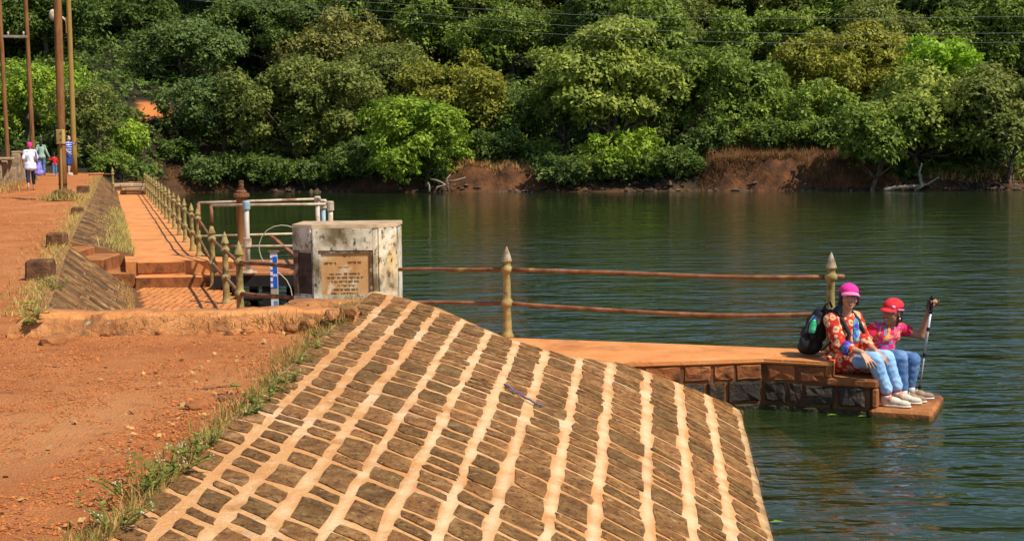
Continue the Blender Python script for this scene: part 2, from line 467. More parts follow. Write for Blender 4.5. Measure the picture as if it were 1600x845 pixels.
gb = MB().box((0, 100, -4.4), (4000, 4000, .3)).build('ground', m_terrain); tag(gb, kind='structure')

# water
mw = bpy.data.materials.new('lake_water'); mw.use_nodes = True
nt = mw.node_tree; N = nt.nodes; L = nt.links
for n in list(N): N.remove(n)
out = N.new('ShaderNodeOutputMaterial')
geo = N.new('ShaderNodeNewGeometry')
def wn_(scale, stretch, det, rough=.5, dd=.6):
    mp = N.new('ShaderNodeMapping'); mp.inputs['Scale'].default_value = stretch
    mp.inputs['Rotation'].default_value = (0, 0, math.radians(-8))
    L.new(geo.outputs['Position'], mp.inputs[0])
    n = N.new('ShaderNodeTexNoise'); n.inputs['Scale'].default_value = scale; n.inputs['Detail'].default_value = det
    n.inputs['Roughness'].default_value = rough; n.inputs['Distortion'].default_value = dd
    L.new(mp.outputs[0], n.inputs['Vector']); return n.outputs['Fac']
def mth(op, a, b=None):
    n = N.new('ShaderNodeMath'); n.operation = op
    for i, v in enumerate((a, b)):
        if v is None: continue
        if isinstance(v, (int, float)): n.inputs[i].default_value = v
        else: L.new(v, n.inputs[i])
    return n.outputs[0]
w1 = wn_(1.0, (.95, 2.6, 1), 2.5, .45)
w2 = wn_(1.0, (.35, .8, 1), 2, .4)
w3 = wn_(1.0, (3.2, 7.5, 1), 2, .5)
hgt = mth('ADD', mth('ADD', mth('MULTIPLY', w1, .22), mth('MULTIPLY', w2, .28)), mth('MULTIPLY', w3, .06))
calm = wn_(1.0, (.03, .09, 1), 2, .5)
# the wind drops towards the sheltered far shore
sp = N.new('ShaderNodeSeparateXYZ'); L.new(geo.outputs['Position'], sp.inputs[0])
shel = N.new('ShaderNodeMapRange'); shel.inputs[1].default_value = 14; shel.inputs[2].default_value = 52; shel.inputs[3].default_value = 1.0; shel.inputs[4].default_value = .22
L.new(mth('SUBTRACT', sp.outputs[1], mth('MULTIPLY', sp.outputs[0], .55)), shel.inputs[0])
amp = mth('MULTIPLY', shel.outputs[0], mth('ADD', mth('MULTIPLY', calm, .8), .6))
hgt = mth('MULTIPLY', hgt, amp)
bp = N.new('ShaderNodeBump'); bp.inputs['Strength'].default_value = 1.0; bp.inputs['Distance'].default_value = .34
L.new(hgt, bp.inputs['Height'])
gl = N.new('ShaderNodeBsdfGlossy'); gl.inputs['Roughness'].default_value = .06; gl.inputs[0].default_value = (1, 1, 1, 1)
L.new(bp.outputs[0], gl.inputs['Normal'])
tr = N.new('ShaderNodeBsdfTransparent'); tr.inputs[0].default_value = (.60, .50, .23, 1)
df = N.new('ShaderNodeBsdfDiffuse'); df.inputs[0].default_value = (.036, .066, .016, 1)
mxd = N.new('ShaderNodeMixShader'); mxd.inputs[0].default_value = .42
L.new(tr.outputs[0], mxd.inputs[1]); L.new(df.outputs[0], mxd.inputs[2])
fr = N.new('ShaderNodeFresnel'); fr.inputs[0].default_value = 1.333
L.new(bp.outputs[0], fr.inputs['Normal'])
mx = N.new('ShaderNodeMixShader')
L.new(fr.outputs[0], mx.inputs[0]); L.new(mxd.outputs[0], mx.inputs[1]); L.new(gl.outputs[0], mx.inputs[2])
L.new(mx.outputs[0], out.inputs[0])
wm = MB().add([(-21, 60, 0), (-1.2, -60, 0), (400, -160, 0), (400, 120, 0), (-21, 120, 0)], [(0, 1, 2, 3, 4)]).build('lake_water', mw, fix=False)
tag(wm, kind='structure')

# earth path along the dam crest
def xr_near(y): return -1.66 + .032 * (y - 5)
def xr_far(y): return -6.78 - .289 * (y - 20.49)
def zpath(y): return np.interp(y, [-30, 5, 11, 20, 45, 57, 62], [.78, .80, .82, .88, 1.0, 1.19, 1.25])
def path_sheet(name, yy, xl, xr, nx):
    t = np.linspace(0, 1, nx) ** .8
    Yg = np.repeat(yy[:, None], nx, 1)
    xl_ = np.array([xl(v) for v in yy])[:, None]; xr_ = np.array([xr(v) for v in yy])[:, None]
    Xg = xr_ + (xl_ - xr_) * t[None, :]
    Zg = zpath(Yg) + .022 * vnoise(Xg * 1.5, Yg * 1.5, 21, 4) + .012 * vnoise(Xg * 6, Yg * 6, 22, 3)
    Zg[:, -1] -= 1.2
    return np.stack([Xg, Yg, Zg], -1)
yy = np.concatenate([np.linspace(-40, 3, 20)[:-1], np.arange(3, 11.55, .07)])
P1 = path_sheet('a', yy, lambda y: -26, lambda y: xr_near(y) + .05, 90)
yy2 = np.concatenate([np.arange(11.55, 22, .12), np.arange(22, 63.5, .35)])
P2 = path_sheet('b', yy2, lambda y: -26 if y < 24 else max(-26 + (y - 24) * .8, 1) * 0 + (xr_far(y) - 3.5 if y > 40 else np.interp(y, [24, 40], [-26, xr_far(40) - 3.5])),
                lambda y: (np.interp(y, [11.5, 12.2], [-3.9, -4.2]) if y < 12.2 else xr_far(y)) + .04, 60)
def join_grids(Ps):
    V = []; Q = []; o = 0
    for P_ in Ps:
        a, b, _ = P_.shape
        idx = np.arange(a * b).reshape(a, b) + o
        Q.append(np.stack([idx[:-1, :-1], idx[:-1, 1:], idx[1:, 1:], idx[1:, :-1]], -1).reshape(-1, 4))
        V.append(P_.reshape(-1, 3)); o += a * b
    return np_mesh('dirt_path', np.concatenate(V), np.concatenate(Q), True)
pth = link('dirt_path', join_grids([P1, P2]), m_dirt); tag(pth, kind='structure')

# loose gravel: small octahedra strewn on the path
def pebbles(name, n, fx, size, m, parent=None, sub=False):
    x, y, z = fx(n)
    s = size(n, y)
    base = np.array([(1, 0, 0), (0, 1, 0), (-1, 0, 0), (0, -1, 0), (.1, .1, .7), (0, 0, -.6)], float)
    B = base[None] * (1 + NR.uniform(-.35, .35, (n, 6, 3)))
    a = NR.uniform(0, 6.28, n); ca, sa = np.cos(a), np.sin(a)
    Xb = B[..., 0] * ca[:, None] - B[..., 1] * sa[:, None]; Yb = B[..., 0] * sa[:, None] + B[..., 1] * ca[:, None]
    V = np.stack([x[:, None] + Xb * s[:, None], y[:, None] + Yb * s[:, None], z[:, None] + B[..., 2] * s[:, None]], -1).reshape(-1, 3)
    f = np.array([(0, 1, 4), (1, 2, 4), (2, 3, 4), (3, 0, 4)])
    Q = (f[None] + (np.arange(n) * 6)[:, None, None]).reshape(-1, 3)
    return link(name, np_mesh(name, V, Q), m, parent)
def on_near(n):
    y = 4.4 + 7.0 * NR.random(n) ** 1.15
    x = xr_near(y) - .05 - NR.random(n) ** 1.1 * (5.2 + (y - 4) * .35)
    return x, y, zpath(y) + .022 * vnoise(x * 1.5, y * 1.5, 21, 4) + .012 * vnoise(x * 6, y * 6, 22, 3) + .002
g1 = pebbles('gravel', 95000, on_near, lambda n, y: np.clip(NR.lognormal(-5.25, .42, n), .003, .016), m_pebble); tag(g1, kind='stuff')
def on_far(n):
    y = 12 + 38 * NR.random(n) ** 1.6
    x = xr_far(y) - .05 - NR.random(n) * np.where(y < 20, 5, 3.3)
    return x, y, zpath(y) + .02
g2 = pebbles('gravel', 6000, on_far, lambda n, y: np.clip(NR.lognormal(-4.5, .5, n), .005, .04), m_pebble); tag(g2, kind='stuff')

# ---------------------------------------------------------------- near stone-pitched embankment
TF = np.linspace(0, 1, 11)
YF = np.array([13.74, 13.28, 12.82, 12.14, 11.62, 11.42, 11.46, 11.80, 12.0, 12.06, 12.24])
def xb(y): return 1.58 + .12 * (y - 8.08)
def zr(y): return .8 + .012 * (y - 5)
def S(t, y):
    x = xr_near(y) + (xb(y) - xr_near(y)) * t
    tt = max(t, 0)
    z = zr(y) * (1 - (.25 * tt + .75 * tt ** 2.4))
    return Vector((x, y, z))
def yfar(t): return float(np.interp(t, TF, YF))
def Sn(t, y):
    a = S(t + .01, y) - S(t - .01, y); b = S(t, y + .05) - S(t, y - .05)
    n = a.cross(b).normalized()
    return n if n.z > 0 else -n
emb = thing('stone_embankment', 'long curved embankment of brown stones set in pale mortar sloping into the lake', 'embankment', (-.2, 9, 0))
COURSES = []
_t = -.012
while _t < 1.30:
    _w = R.uniform(.068, .086) if COURSES else .066
    COURSES.append((_t, _w)); _t += _w + R.uniform(.001, .008)
TT = np.concatenate([[-.035, -.02], np.linspace(0, 1.75, 330)])
VV = np.concatenate([np.linspace(-12, 3.5, 10)[:-1], np.linspace(3.5, 13.75, 150)])
G = np.zeros((len(VV) + 1, len(TT), 3))
for i, v in enumerate(VV):
    for j, t in enumerate(TT):
        fy = yfar(min(max(t, 0), 1))
        y = v if v < 3.5 else 3.5 + (v - 3.5) * (fy - 3.5) / (13.75 - 3.5)
        p = S(t, y)
        p.z += .004 * mnoise.noise(p * 2.1) + .0015 * mnoise.noise(p * 11)
        if j == 0: p.z -= .12
        G[i, j] = p
G[-1] = G[-2]; G[-1, :, 2] = -1.2; G[-1, :, 1] += .05
G -= np.array([-.2, 9, 0])
_gm = grid_mesh('mortar_bed', G)
_gap = np.array([c[0] + c[1] - .004 for c in COURSES])
_pale = np.exp(-(np.min(np.abs(TT[:, None] - _gap[None]), 1) / .013) ** 2) * np.interp(TT, [.05, .3, .95, 1.1], [.25, .85, 1.0, .4])
_av = _gm.attributes.new('limewash', 'FLOAT', 'POINT'); _av.data.foreach_set('value', np.tile(_pale, len(VV) + 1).astype(np.float32))
mb_ = link('mortar_bed', _gm, m_mortar, emb)

def slab_stone(mb, pts, nrm, h, jit, sink=.03, m=0):
    """a low block with an irregular outline pts (on the surface), top raised by h"""
    n = len(pts)
    c = sum(pts, Vector()) / n
    o = len(mb.v)
    hs = [h * R.uniform(.6, 1.25) for _ in pts]
    V = [p - nrm * sink for p in pts]
    V += [p + nrm * hs[i] * .75 for i, p in enumerate(pts)]
    V += [c + (p - c) * .80 + nrm * hs[i] * 1.1 + nrm * R.uniform(-jit, jit) for i, p in enumerate(pts)]
    V.append(c + nrm * h * R.uniform(.9, 1.4))
    Fc = []
    for i in range(n):
        j = (i + 1) % n
        Fc += [(i, j, n + j, n + i), (n + i, n + j, 2 * n + j, 2 * n + i), (2 * n + i, 2 * n + j, 3 * n)]
    mb.add(V, Fc, m)

stones = []
for course, (tc, wdt) in enumerate(COURSES):
    kk = .92 - .45 * min(1, max(0, tc)); y = 3.2 + R.random() * .2
    fy = yfar(min(tc + wdt / 2, 1.0))
    while y < fy - .05:
        ln = min(max(R.lognormvariate(-1.74, .48), .06), .36)
        if y + ln > fy - .01:
            ln = fy - .01 - y
            if ln < .05: break
        loose = max(0, 1 - abs(tc - .12) / .45) * max(0, min(1, (10.5 - y) / 4))
        ga = R.uniform(.032, .056) + loose * R.uniform(.008, .045)
        t0, t1 = tc + R.uniform(.001, .006) * (course > 0), tc + wdt - R.uniform(.010, .019)
        skew = R.uniform(-.02, .02) * ln; wx = (t1 - t0) * (xb(y) - xr_near(y)) * kk * R.uniform(.85, 1.1)
        outl = []
        nl = 3
        for k in range(nl): outl.append((t0 + (t1 - t0) * k / nl, y + skew * (k / nl - .5)))
        for k in range(2): outl.append((t1, y + ln * k / 2 + skew * .5))
        for k in range(nl): outl.append((t1 - (t1 - t0) * k / nl, y + ln - skew * (k / nl - .5)))
        for k in range(2): outl.append((t0, y + ln - ln * k / 2 - skew * .5))
        cn = (0, nl, nl + 2, 2 * nl + 2)
        pts = []
        for k, (a, b) in enumerate(outl):
            jt = .0032; jy = .009 if ln > .12 else .004
            if k in cn:
                a += ((t0 + t1) / 2 - a) * R.uniform(.0, .07); b += (y + ln / 2 - b) * R.uniform(.0, .12)
            yq = b + R.uniform(-jy, jy) - ((a - (t0 + t1) / 2) / (t1 - t0)) * wx
            pts.append(S(a + R.uniform(-jt, jt), min(yq, yfar(min(max(a, 0), 1)) - .004)))
        stones.append((pts, Sn((t0 + t1) / 2, y + ln / 2), ln * wdt, (t0 + t1) / 2, y))
        y += ln + ga
def vis_score(s):
    p = s[0][0]; d = p - Vector((0, 0, CZ)); dd = d.length
    v = d.dot(_f); pxx = 800 + F * d.dot(_r2) / v; pyy = 422.5 - F * d.dot(_u2) / v
    if not (-20 < pxx < 1620 and pyy < 860) or p.z < -.02: return -1
    return s[2] * 3.3 / dd ** 2 * abs(s[1].dot(d / dd))
stones.sort(key=lambda s: -vis_score(s))
print('embankment stones', len(stones), 'visible', sum(1 for s in stones if vis_score(s) > 0))
rest = MB()
for i, (pts, nrm, a, t, y) in enumerate(stones):
    if i < 300 and vis_score(stones[i]) > 0:
        q = MB(); slab_stone(q, pts, nrm, R.uniform(.006, .011), .002); q.build('stone', m_stone, emb)
    else:
        slab_stone(rest, pts, nrm, R.uniform(.006, .011), .002)
m_stone2 = m_stone.copy(); m_stone2.name = 'laterite_stone_field'
o_ = rest.build('smaller_stones', mat('laterite_stone_small', isl=.28, **STONE), emb)
tag(o_, kind='stuff')

# ---------------------------------------------------------------- far slanted stone pitching beside the walkway
ZW, ZL = .68, .30
def xwl(y): return -6.11 - .300 * (y - 21.65)
def xpost(y): return -5.32 - .2985 * (y - 22.33)
def xland(y): return -4.47 - .304 * (y - 20.0)
def pitching(name, label, y0, y1, top, bot, ztop, zbot, ny, group=None):
    o = thing(name, label, 'embankment', ((top(y0) + bot(y0)) / 2, y0, zbot))
    mb = MB(); n = ny
    # a cut stone bank: front triangle, mortar face, back
    V = []
    for i in range(n + 1):
        y = y0 + (y1 - y0) * i / n
        V += [(top(y) - .10, y, ztop(y) - .5), (top(y) - .07, y, ztop(y) + .03), (top(y), y, ztop(y) + .02), (bot(y), y, zbot), (bot(y), y, zbot - .5)]
    Fc = []
    for i in range(n):
        for k in range(4):
            a = i * 5 + k
            Fc.append((a, a + 1, a + 6, a + 5))
    Fc.append((0, 1, 2, 3, 4)); Fc.append(tuple(n * 5 + k for k in (4, 3, 2, 1, 0)))
    mb.add(V, Fc); mb.build('mortar_bed', m_farjoint, o)
    st = MB()
    rows = 3
    for r_ in range(rows):
        y = y0 + .03
        while y < y1 - .05:
            w = min(max(R.lognormvariate(-2.0, .4), .07), .3) * (1.15 if y0 < 20 else 1.7)
            w = min(w, y1 - y)
            if w < .05: break
            def q(u, yv_):
                yv_ = min(max(yv_ - (u - .5) * .5, y0 + .01), y1 - .01)
                return Vector((top(yv_) + (bot(yv_) - top(yv_)) * u, yv_, ztop(yv_) + .02 + (zbot - ztop(yv_) - .02) * u))
            of = .06 * math.sin(y * 7 + r_); u0, u1 = max(.005, r_ / rows + .01 + of * (r_ > 0)), min(.995, (r_ + 1) / rows - .012 + of * (r_ < rows - 1))
            j = lambda s_: R.uniform(-s_, s_)
            pts = [q(u0 + j(.008), y + j(.012)), q((u0 + u1) / 2, y + j(.015)), q(u1 + j(.008), y + j(.012)), q(u1 + j(.008), y + w + j(.012)), q((u0 + u1) / 2, y + w + j(.015)), q(u0 + j(.008), y + w + j(.012))]
            nrm = (q(.6, y) - q(.4, y)).cross(q(.5, y + .1) - q(.5, y)).normalized()
            if nrm.z < 0: nrm = -nrm
            slab_stone(st, pts, nrm, R.uniform(.008, .022), .006)
            y += w + R.uniform(.045, .09)
    s_ = st.build('pitching_stones', m_farstone, o); tag(s_, kind='stuff')
    return o
pitching('stone_embankment', 'short slanted stone pitching behind the low plastered wall, dark with fine slanting joints', 12.1, 20.25, xr_far if False else (lambda y: -4.25 - .300 * (y - 12.1)), lambda y: -3.3 - .306 * (y - 12.1), lambda y: float(zpath(y)) + .02, ZL, 40)
pitching('stone_embankment', 'long slanted stone pitching running along the raised walkway towards the trees', 21.35, 57, xr_far, lambda y: xwl(y), lambda y: float(zpath(y)) + .02, ZW, 90)

# walkway, landing, steps
wk = MB()
ny = 40
V = []; Fc = []
for i in range(ny + 1):
    y = 20.3 + (55 - 20.3) * i / ny
    for (x, z) in ((xwl(y) - .15, ZW - 1.6), (xwl(y) - .15, ZW), (xpost(y) + .14, ZW), (xpost(y) + .14, ZW - 1.8)):
        V.append((x, y, z))
for i in range(ny):
    for k in range(3):
        a = i * 4 + k; Fc.append((a, a + 1, a + 5, a + 4))
Fc.append((0, 1, 2, 3)); Fc.append((ny * 4 + 3, ny * 4 + 2, ny * 4 + 1, ny * 4))
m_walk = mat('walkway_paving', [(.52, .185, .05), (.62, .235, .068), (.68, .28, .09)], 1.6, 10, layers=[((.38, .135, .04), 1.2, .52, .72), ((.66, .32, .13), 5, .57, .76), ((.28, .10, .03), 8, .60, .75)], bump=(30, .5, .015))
tag(wk.add(V, Fc).build('walkway', m_walk), kind='structure')
ld = MB()
V = []
for i in range(9):
    y = 11.75 + (20.1 - 11.75) * i / 8
    for (x, z) in ((-3.45 - .306 * (y - 12.1), -1.2), (-3.45 - .306 * (y - 12.1), ZL), (xland(y) + .17, ZL), (xland(y) + .17, -1.3)):
        V.append((x, y, z))
Fc = []
for i in range(8):
    for k in range(3):
        a = i * 4 + k; Fc.append((a, a + 1, a + 5, a + 4))
Fc.append((0, 1, 2, 3)); Fc.append((35, 34, 33, 32))
land = ld.add(V, Fc).build('landing_pavement', m_wallmortar); tag(land, kind='structure')
# zigzag pavers on the landing, each with its own joint
pv = MB()
rw = 0
y = 12.0
while y < 19.85:
    x0 = -3.2 - .306 * (y - 12.1) + R.uniform(-.02, .02); x1 = xland(y) + .15
    x = x0 + (.05 if rw % 2 else 0)
    while x < x1 - .10:
        w = .104
        zz = ZL + .018 + R.uniform(-.002, .003)
        zg = .018
        pv.add([(x, y, ZL), (x + w - .012, y, ZL), (x + w - .012, y + .2, ZL), (x, y + .2, ZL),
                (x + .004, y + .004, zz), (x + zg + (w - .012) / 2, y + .004, zz), (x + w - .016, y + .004, zz), (x + w - .016 + zg, y + .098, zz), (x + w - .016, y + .194, zz), (x + .004, y + .194, zz), (x + .004 + zg, y + .098, zz)],
               [(4, 5, 6, 7, 8, 9, 10), (0, 1, 6, 5, 4), (1, 2, 8, 7, 6), (2, 3, 9, 8), (3, 0, 4, 10, 9)])
        x += w
    y += .21; rw += 1
o_ = pv.build('paver', mat('orange_paver', [(.50, .18, .05), (.60, .23, .07)], 2, 8, layers=[((.42, .15, .05), 3, .55, .75)], isl=.14, bump=(30, .3, .01)), land); tag(o_, kind='stuff')
stp = thing('landing_steps', 'two broad orange steps up from the paved landing to the raised walkway', 'steps', (-5, 20, ZL))
Rz = Matrix.Rotation(math.radians(2), 3, 'Z')
def slabstep(name, x0, x1, y0, y1, z0, z1, parent):
    q = MB(); q.box(((x0 + x1) / 2, (y0 + y1) / 2, (z0 + z1) / 2), (x1 - x0, y1 - y0, z1 - z0), Rz, bev=.02)
    me_o = q.build(name, [m_walk, m_riser], parent)
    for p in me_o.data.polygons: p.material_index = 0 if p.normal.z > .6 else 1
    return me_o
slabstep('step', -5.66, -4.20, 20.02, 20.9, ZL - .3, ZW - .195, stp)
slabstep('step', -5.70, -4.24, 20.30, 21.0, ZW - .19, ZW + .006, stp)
m_side = mat('dusty_step', [(.28, .105, .034), (.40, .16, .05)], 3, 9, layers=[((.20, .08, .03), 4, .52, .7)], bump=(28, .6, .02))
sst = thing('side_steps', 'little worn steps climbing the gap between the two slanted stone pitchings', 'steps', (-6.4, 20.8, ZL))
slabstep('step', -6.45, -5.72, 20.28, 21.4, ZL - .2, ZW - .16, sst)
slabstep('step', -6.72, -6.22, 20.30, 21.4, ZW - .3, ZW + .05, sst)
slabstep('step', -7.05, -6.62, 20.32, 21.35, ZW - .2, ZW + .17, sst)
for _o in sst.children: _o.data.materials[0] = m_side

# ---------------------------------------------------------------- jetty with stone face and stepped end
ZJ = .45
O2 = Vector((2.25, 11.92, 0)); E2 = Vector((.914, -.406, 0)); N2 = Vector((.406, .914, 0))
def en(e, n, z): return O2 + E2 * e + N2 * n + Vector((0, 0, z))
jt = thing('stone_jetty', 'low stone jetty with orange paved top ending in steps at the water', 'jetty', (1.5, 12.4, 0))
top = [(-1.6, 12.6), (.3, 11.6), (1.1, 11.78), (2.25, 11.92)]
k1 = en(.60, 0, 0); k2 = en(.60, .62, 0)
deckp = top + [(k1.x, k1.y), (k2.x, k2.y), (2.68, 12.50), (.44, 13.24), (-1.6, 13.9)]
q = MB().prism(deckp, ZJ - .02, ZJ + .012)
d_ = q.build('paved_deck', m_pave, jt)
core = [(-1.6, 12.65), (.3, 11.63), (1.1, 11.805), (2.252, 11.945)] + [tuple(en(.59, .02, 0))[:2], tuple(en(.59, .60, 0))[:2], (2.68, 12.46), (.44, 13.2), (-1.6, 13.85)]
MB().prism(core, -1.4, ZJ - .024).build('core_wall', m_wallmortar, jt)
# tier two and the platform slab
def enbox(name, e0, e1, n0, n1, z0, z1, m, par, bev=.02):
    c = en((e0 + e1) / 2, (n0 + n1) / 2, (z0 + z1) / 2)
    rot = Matrix((E2, N2, Vector((0, 0, 1)))).transposed()
    return MB().box(c, (e1 - e0, n1 - n0, z1 - z0), rot, bev=bev).build(name, m, par)
m_slab = mat('worn_orange_slab', [(.20, .070, .020), (.32, .115, .034), (.42, .17, .055)], 4, 10, layers=[((.13, .05, .018), 3, .52, .70), ((.46, .22, .09), 7, .62, .76)], bump=(28, .7, .02))
wetline(m_slab, .0, .055, (.035, .036, .012))
enbox('core_wall', .595, .948, .02, .80, -1.4, .246, m_wallmortar, jt)
enbox('step', .55, 1.0, .0, .84, .248, .33, m_slab, jt)
enbox('step', .95, 1.0, -.004, .84, .085, .25, m_slab, jt, .012)
enbox('platform', .93, 1.46, -.02, .86, -.03, .08, m_slab, jt, .025)
enbox('core_wall', .95, 1.40, .06, .80, -1.4, -.032, m_wallmortar, jt)
enbox('riser', .545, .60, .0, .62, .325, ZJ - .022, m_slab, jt, .01)
def face_stone(a, b, z0, z1, nrm, m, parent, out=.03, nm='stone'):
    """a squared stone on the vertical wall from a to b"""
    a, b = Vector(a), Vector(b)
    q = MB(); pts = []
    zz = Vector((0, 0, 1))
    for (u, w) in ((0, 0), (.35, 0), (.7, 0), (1, 0), (1, .5), (1, 1), (.65, 1), (.3, 1), (0, 1), (0, .5)):
        uu = u + (R.uniform(.02, .07) if u == 0 else -R.uniform(.02, .07) if u == 1 else R.uniform(-.04, .04))
        ww = w + (R.uniform(.0, .09) if w == 0 else -R.uniform(.0, .09) if w == 1 else R.uniform(-.06, .06))
        p = a.lerp(b, uu); p.z = z0 + (z1 - z0) * ww
        pts.append(p)
    slab_stone(q, pts, nrm, out * R.uniform(.7, 1.2), .012, sink=.05)
    return q.build(nm, m, parent)
# left stretch of the wall: capped course and dark course
A, B = Vector((1.0, 11.785, 0)), Vector((2.25, 11.94, 0))
nA = Vector(((B - A).y, -(B - A).x, 0)).normalized()
for (u0, u1) in ((-.15, .12), (.13, .40), (.42, .62), (.64, .79), (.80, .99)):
    face_stone(A.lerp(B, u0), A.lerp(B, u1), .275, .415, nA, m_brownstone, jt, .010)
for (u0, u1) in ((.04, .205), (.22, .40), (.415, .57), (.59, .715), (.74, .985)):
    face_stone(A.lerp(B, u0), A.lerp(B, u1), .075, .262, nA, m_blackstone, jt, .020)
for (u0, u1) in ((.55, .75), (.78, .98)):
    face_stone(A.lerp(B, u0), A.lerp(B, u1), -.10, .062, nA, m_blackstone, jt, .016)
C0, C1 = en(0.0, .02, 0), en(.95, .02, 0)
nC = -N2
for (u0, u1) in ((.02, .30), (.31, .59)):
    face_stone(C0.lerp(C1, u0), C0.lerp(C1, u1), .272, .415, nC, m_brownstone, jt, .010)
for (u0, u1) in ((.01, .21), (.235, .365), (.38, .665), (.685, .945)):
    face_stone(C0.lerp(C1, u0), C0.lerp(C1, u1), .075, .250 if u1 > .6 else .262, nC, m_blackstone, jt, .020)
for (u0, u1) in ((.01, .25), (.27, .52), (.54, .74), (.76, .97)):
    face_stone(C0.lerp(C1, u0), C0.lerp(C1, u1), -.12, .058, nC, m_blackstone, jt, .016)
# rounded orange kerb along the top edges
kb = MB()
kb.tube([(.6, 11.7, ZJ - .01), (1.1, 11.80, ZJ - .012), (2.25, 11.935, ZJ - .012)], .018, 8)
kb.tube([en(0, .015, ZJ - .012), en(.59, .015, ZJ - .012)], .018, 8)
kb.build('kerb', m_pave, jt)
# ---------------------------------------------------------------- low plastered wall across the path end
lw = thing('low_wall', 'low crumbling orange plastered wall crossing between the gravel path and the paved landing', 'wall', (-2.8, 11.5, .8))
prof = [(-.26, -.25), (-.22, .0), (-.19, .045), (-.165, .09), (-.14, .13), (-.10, .15), (.0, .155), (.08, .158), (.16, .155), (.2, .13), (.22, -.6)]
na = 90
G = np.zeros((na + 1, len(prof), 3))
for i in range(na + 1):
    u = i / na
    bx = -4.25 + 2.9 * u; by = 11.42 + .30 * u ** 3 + .05 * math.sin(u * 9)
    zb = float(zpath(by))
    hh = 1.0 + .15 * mnoise.noise(Vector((u * 7, 1, 0))) - (.35 * max(0, (u - .80) / .2)) - .3 * max(0, (.06 - u) / .06)
    for j, (yy_, z_) in enumerate(prof):
        n1 = mnoise.noise(Vector((bx * 4, yy_ * 9, z_ * 9))); n2 = mnoise.noise(Vector((bx * 13, yy_ * 20, z_ * 20 + 5)))
        amp_ = .036 if 0 < j < 5 else .010
        G[i, j] = (bx + .02 * n2, by + yy_ + amp_ * n1 + amp_ * .4 * n2 - .04 * max(0, mnoise.noise(Vector((bx * 1.6, 3, 0)))) * (j < 5), zb + z_ * hh + (.018 * n1 + .012 * n2 if 0 < j < 10 else 0))
G -= np.array(lw.location)
body = link('plastered_core', grid_mesh('plastered_core', G), m_rubble, lw)
# plaster cap, smoother and brighter, set on top
G2 = np.zeros((na + 1, 5, 3))
for i in range(na + 1):
    u = i / na
    bx = -4.2 + 2.75 * u; by = 11.42 + .30 * u ** 3 + .05 * math.sin(u * 9)
    zb = float(zpath(by)); hh = 1.0 + .15 * mnoise.noise(Vector((u * 7, 1, 0))) - (.30 * max(0, (u - .80) / .2)) - .25 * max(0, (.06 - u) / .06)
    e = .06 * mnoise.noise(Vector((bx * 3, 7, 0))) + .035 * mnoise.noise(Vector((bx * 14, 7, 0))) + (.03 if .35 < u < .7 else 0)
    for j, (yy_, z_) in enumerate(((-.135 + e, .128), (-.12 + e, .170), (0, .178), (.17, .180), (.212, .08))):
        G2[i, j] = (bx, by + yy_, zb + z_ * hh + .012 * mnoise.noise(Vector((bx * 5, yy_ * 9, 2))) + .009 * mnoise.noise(Vector((bx * 17, yy_ * 12, 2))))
G2 -= np.array(lw.location)
link('plaster_cap', grid_mesh('plaster_cap', G2), mat('worn_plaster', [(.45, .165, .048), (.57, .225, .068), (.64, .29, .10)], 3.5, 12, layers=[((.28, .11, .038), 5, .54, .7), ((.60, .36, .17), 9, .62, .75)], bump=(26, .9, .03)), lw)
def rock(c, s, m, parent, name='stone', seed=0, rot=0, sub=2):
    bm = bmesh.new()
    bmesh.ops.create_icosphere(bm, subdivisions=sub, radius=1)
    for v in bm.verts:
        p = v.co.copy()
        p = Vector([math.copysign(abs(a) ** .7, a) for a in p])
        p *= 1 + .22 * mnoise.noise(p * 1.3 + Vector((seed * 3.1, 0, 0))) + .08 * mnoise.noise(p * 4 + Vector((seed, 0, 0)))
        v.co = p
    me = bpy.data.meshes.new(name)
    Mx = Matrix.Translation(c) @ Matrix.Rotation(rot, 4, 'Z') @ Matrix.Diagonal((*s, 1))
    root = parent
    if root is not None: Mx = Matrix.Translation(-Vector(root.location)) @ Mx
    bm.transform(Mx); bm.to_mesh(me); bm.free()
    return link(name, me, m, parent)
for k, (px, py, w) in enumerate(((366, 521, .09), (388, 515, .05), (250, 517, .04), (165, 522, .04), (455, 512, .06), (480, 505, .07), (520, 492, .09), (545, 486, .08))):
    p = at(px, py, 11.22 if px < 440 else 11.3 + (px - 440) / 100 * .25)
    rock(p, (w, w * .6, w * .55), m_rubble, lw, 'rubble_stone', k, R.random() * 3, 2)

# ---------------------------------------------------------------- railings
POST = [(.085, 0), (.085, .018), (.064, .05), (.056, .09), (.051, .32), (.055, .335), (.074, .355), (.080, .378), (.074, .40), (.055, .42), (.050, .44), (.046, .70), (.054, .712), (.070, .725), (.078, .748), (.070, .772), (.052, .785), (.046, .80), (.050, .825), (.066, .838), (.066, .848)]
FIN = [(.064, .848), (.060, .862), (.045, .905), (.026, .955), (.008, .993), (.002, 1.0)]
def railing(name, label, posts, H, group=None, rails=True, fin_mat=None, lean=.0, rr=.021):
    base = Vector(posts[0])
    o = thing(name, label, 'railing', base, group)
    for i, p in enumerate(posts):
        h = H[i] if hasattr(H, '__len__') else H
        a = MB().lathe([(r_ * h * .86, z_ * h) for r_, z_ in POST], p, 14)
        po = a.build('post', m_post, o, smooth=True)
        b = MB().lathe([(r_ * h * .86, z_ * h) for r_, z_ in FIN], p, 14)
        b.build('finial', fin_mat or m_post, po, smooth=False)
    return o
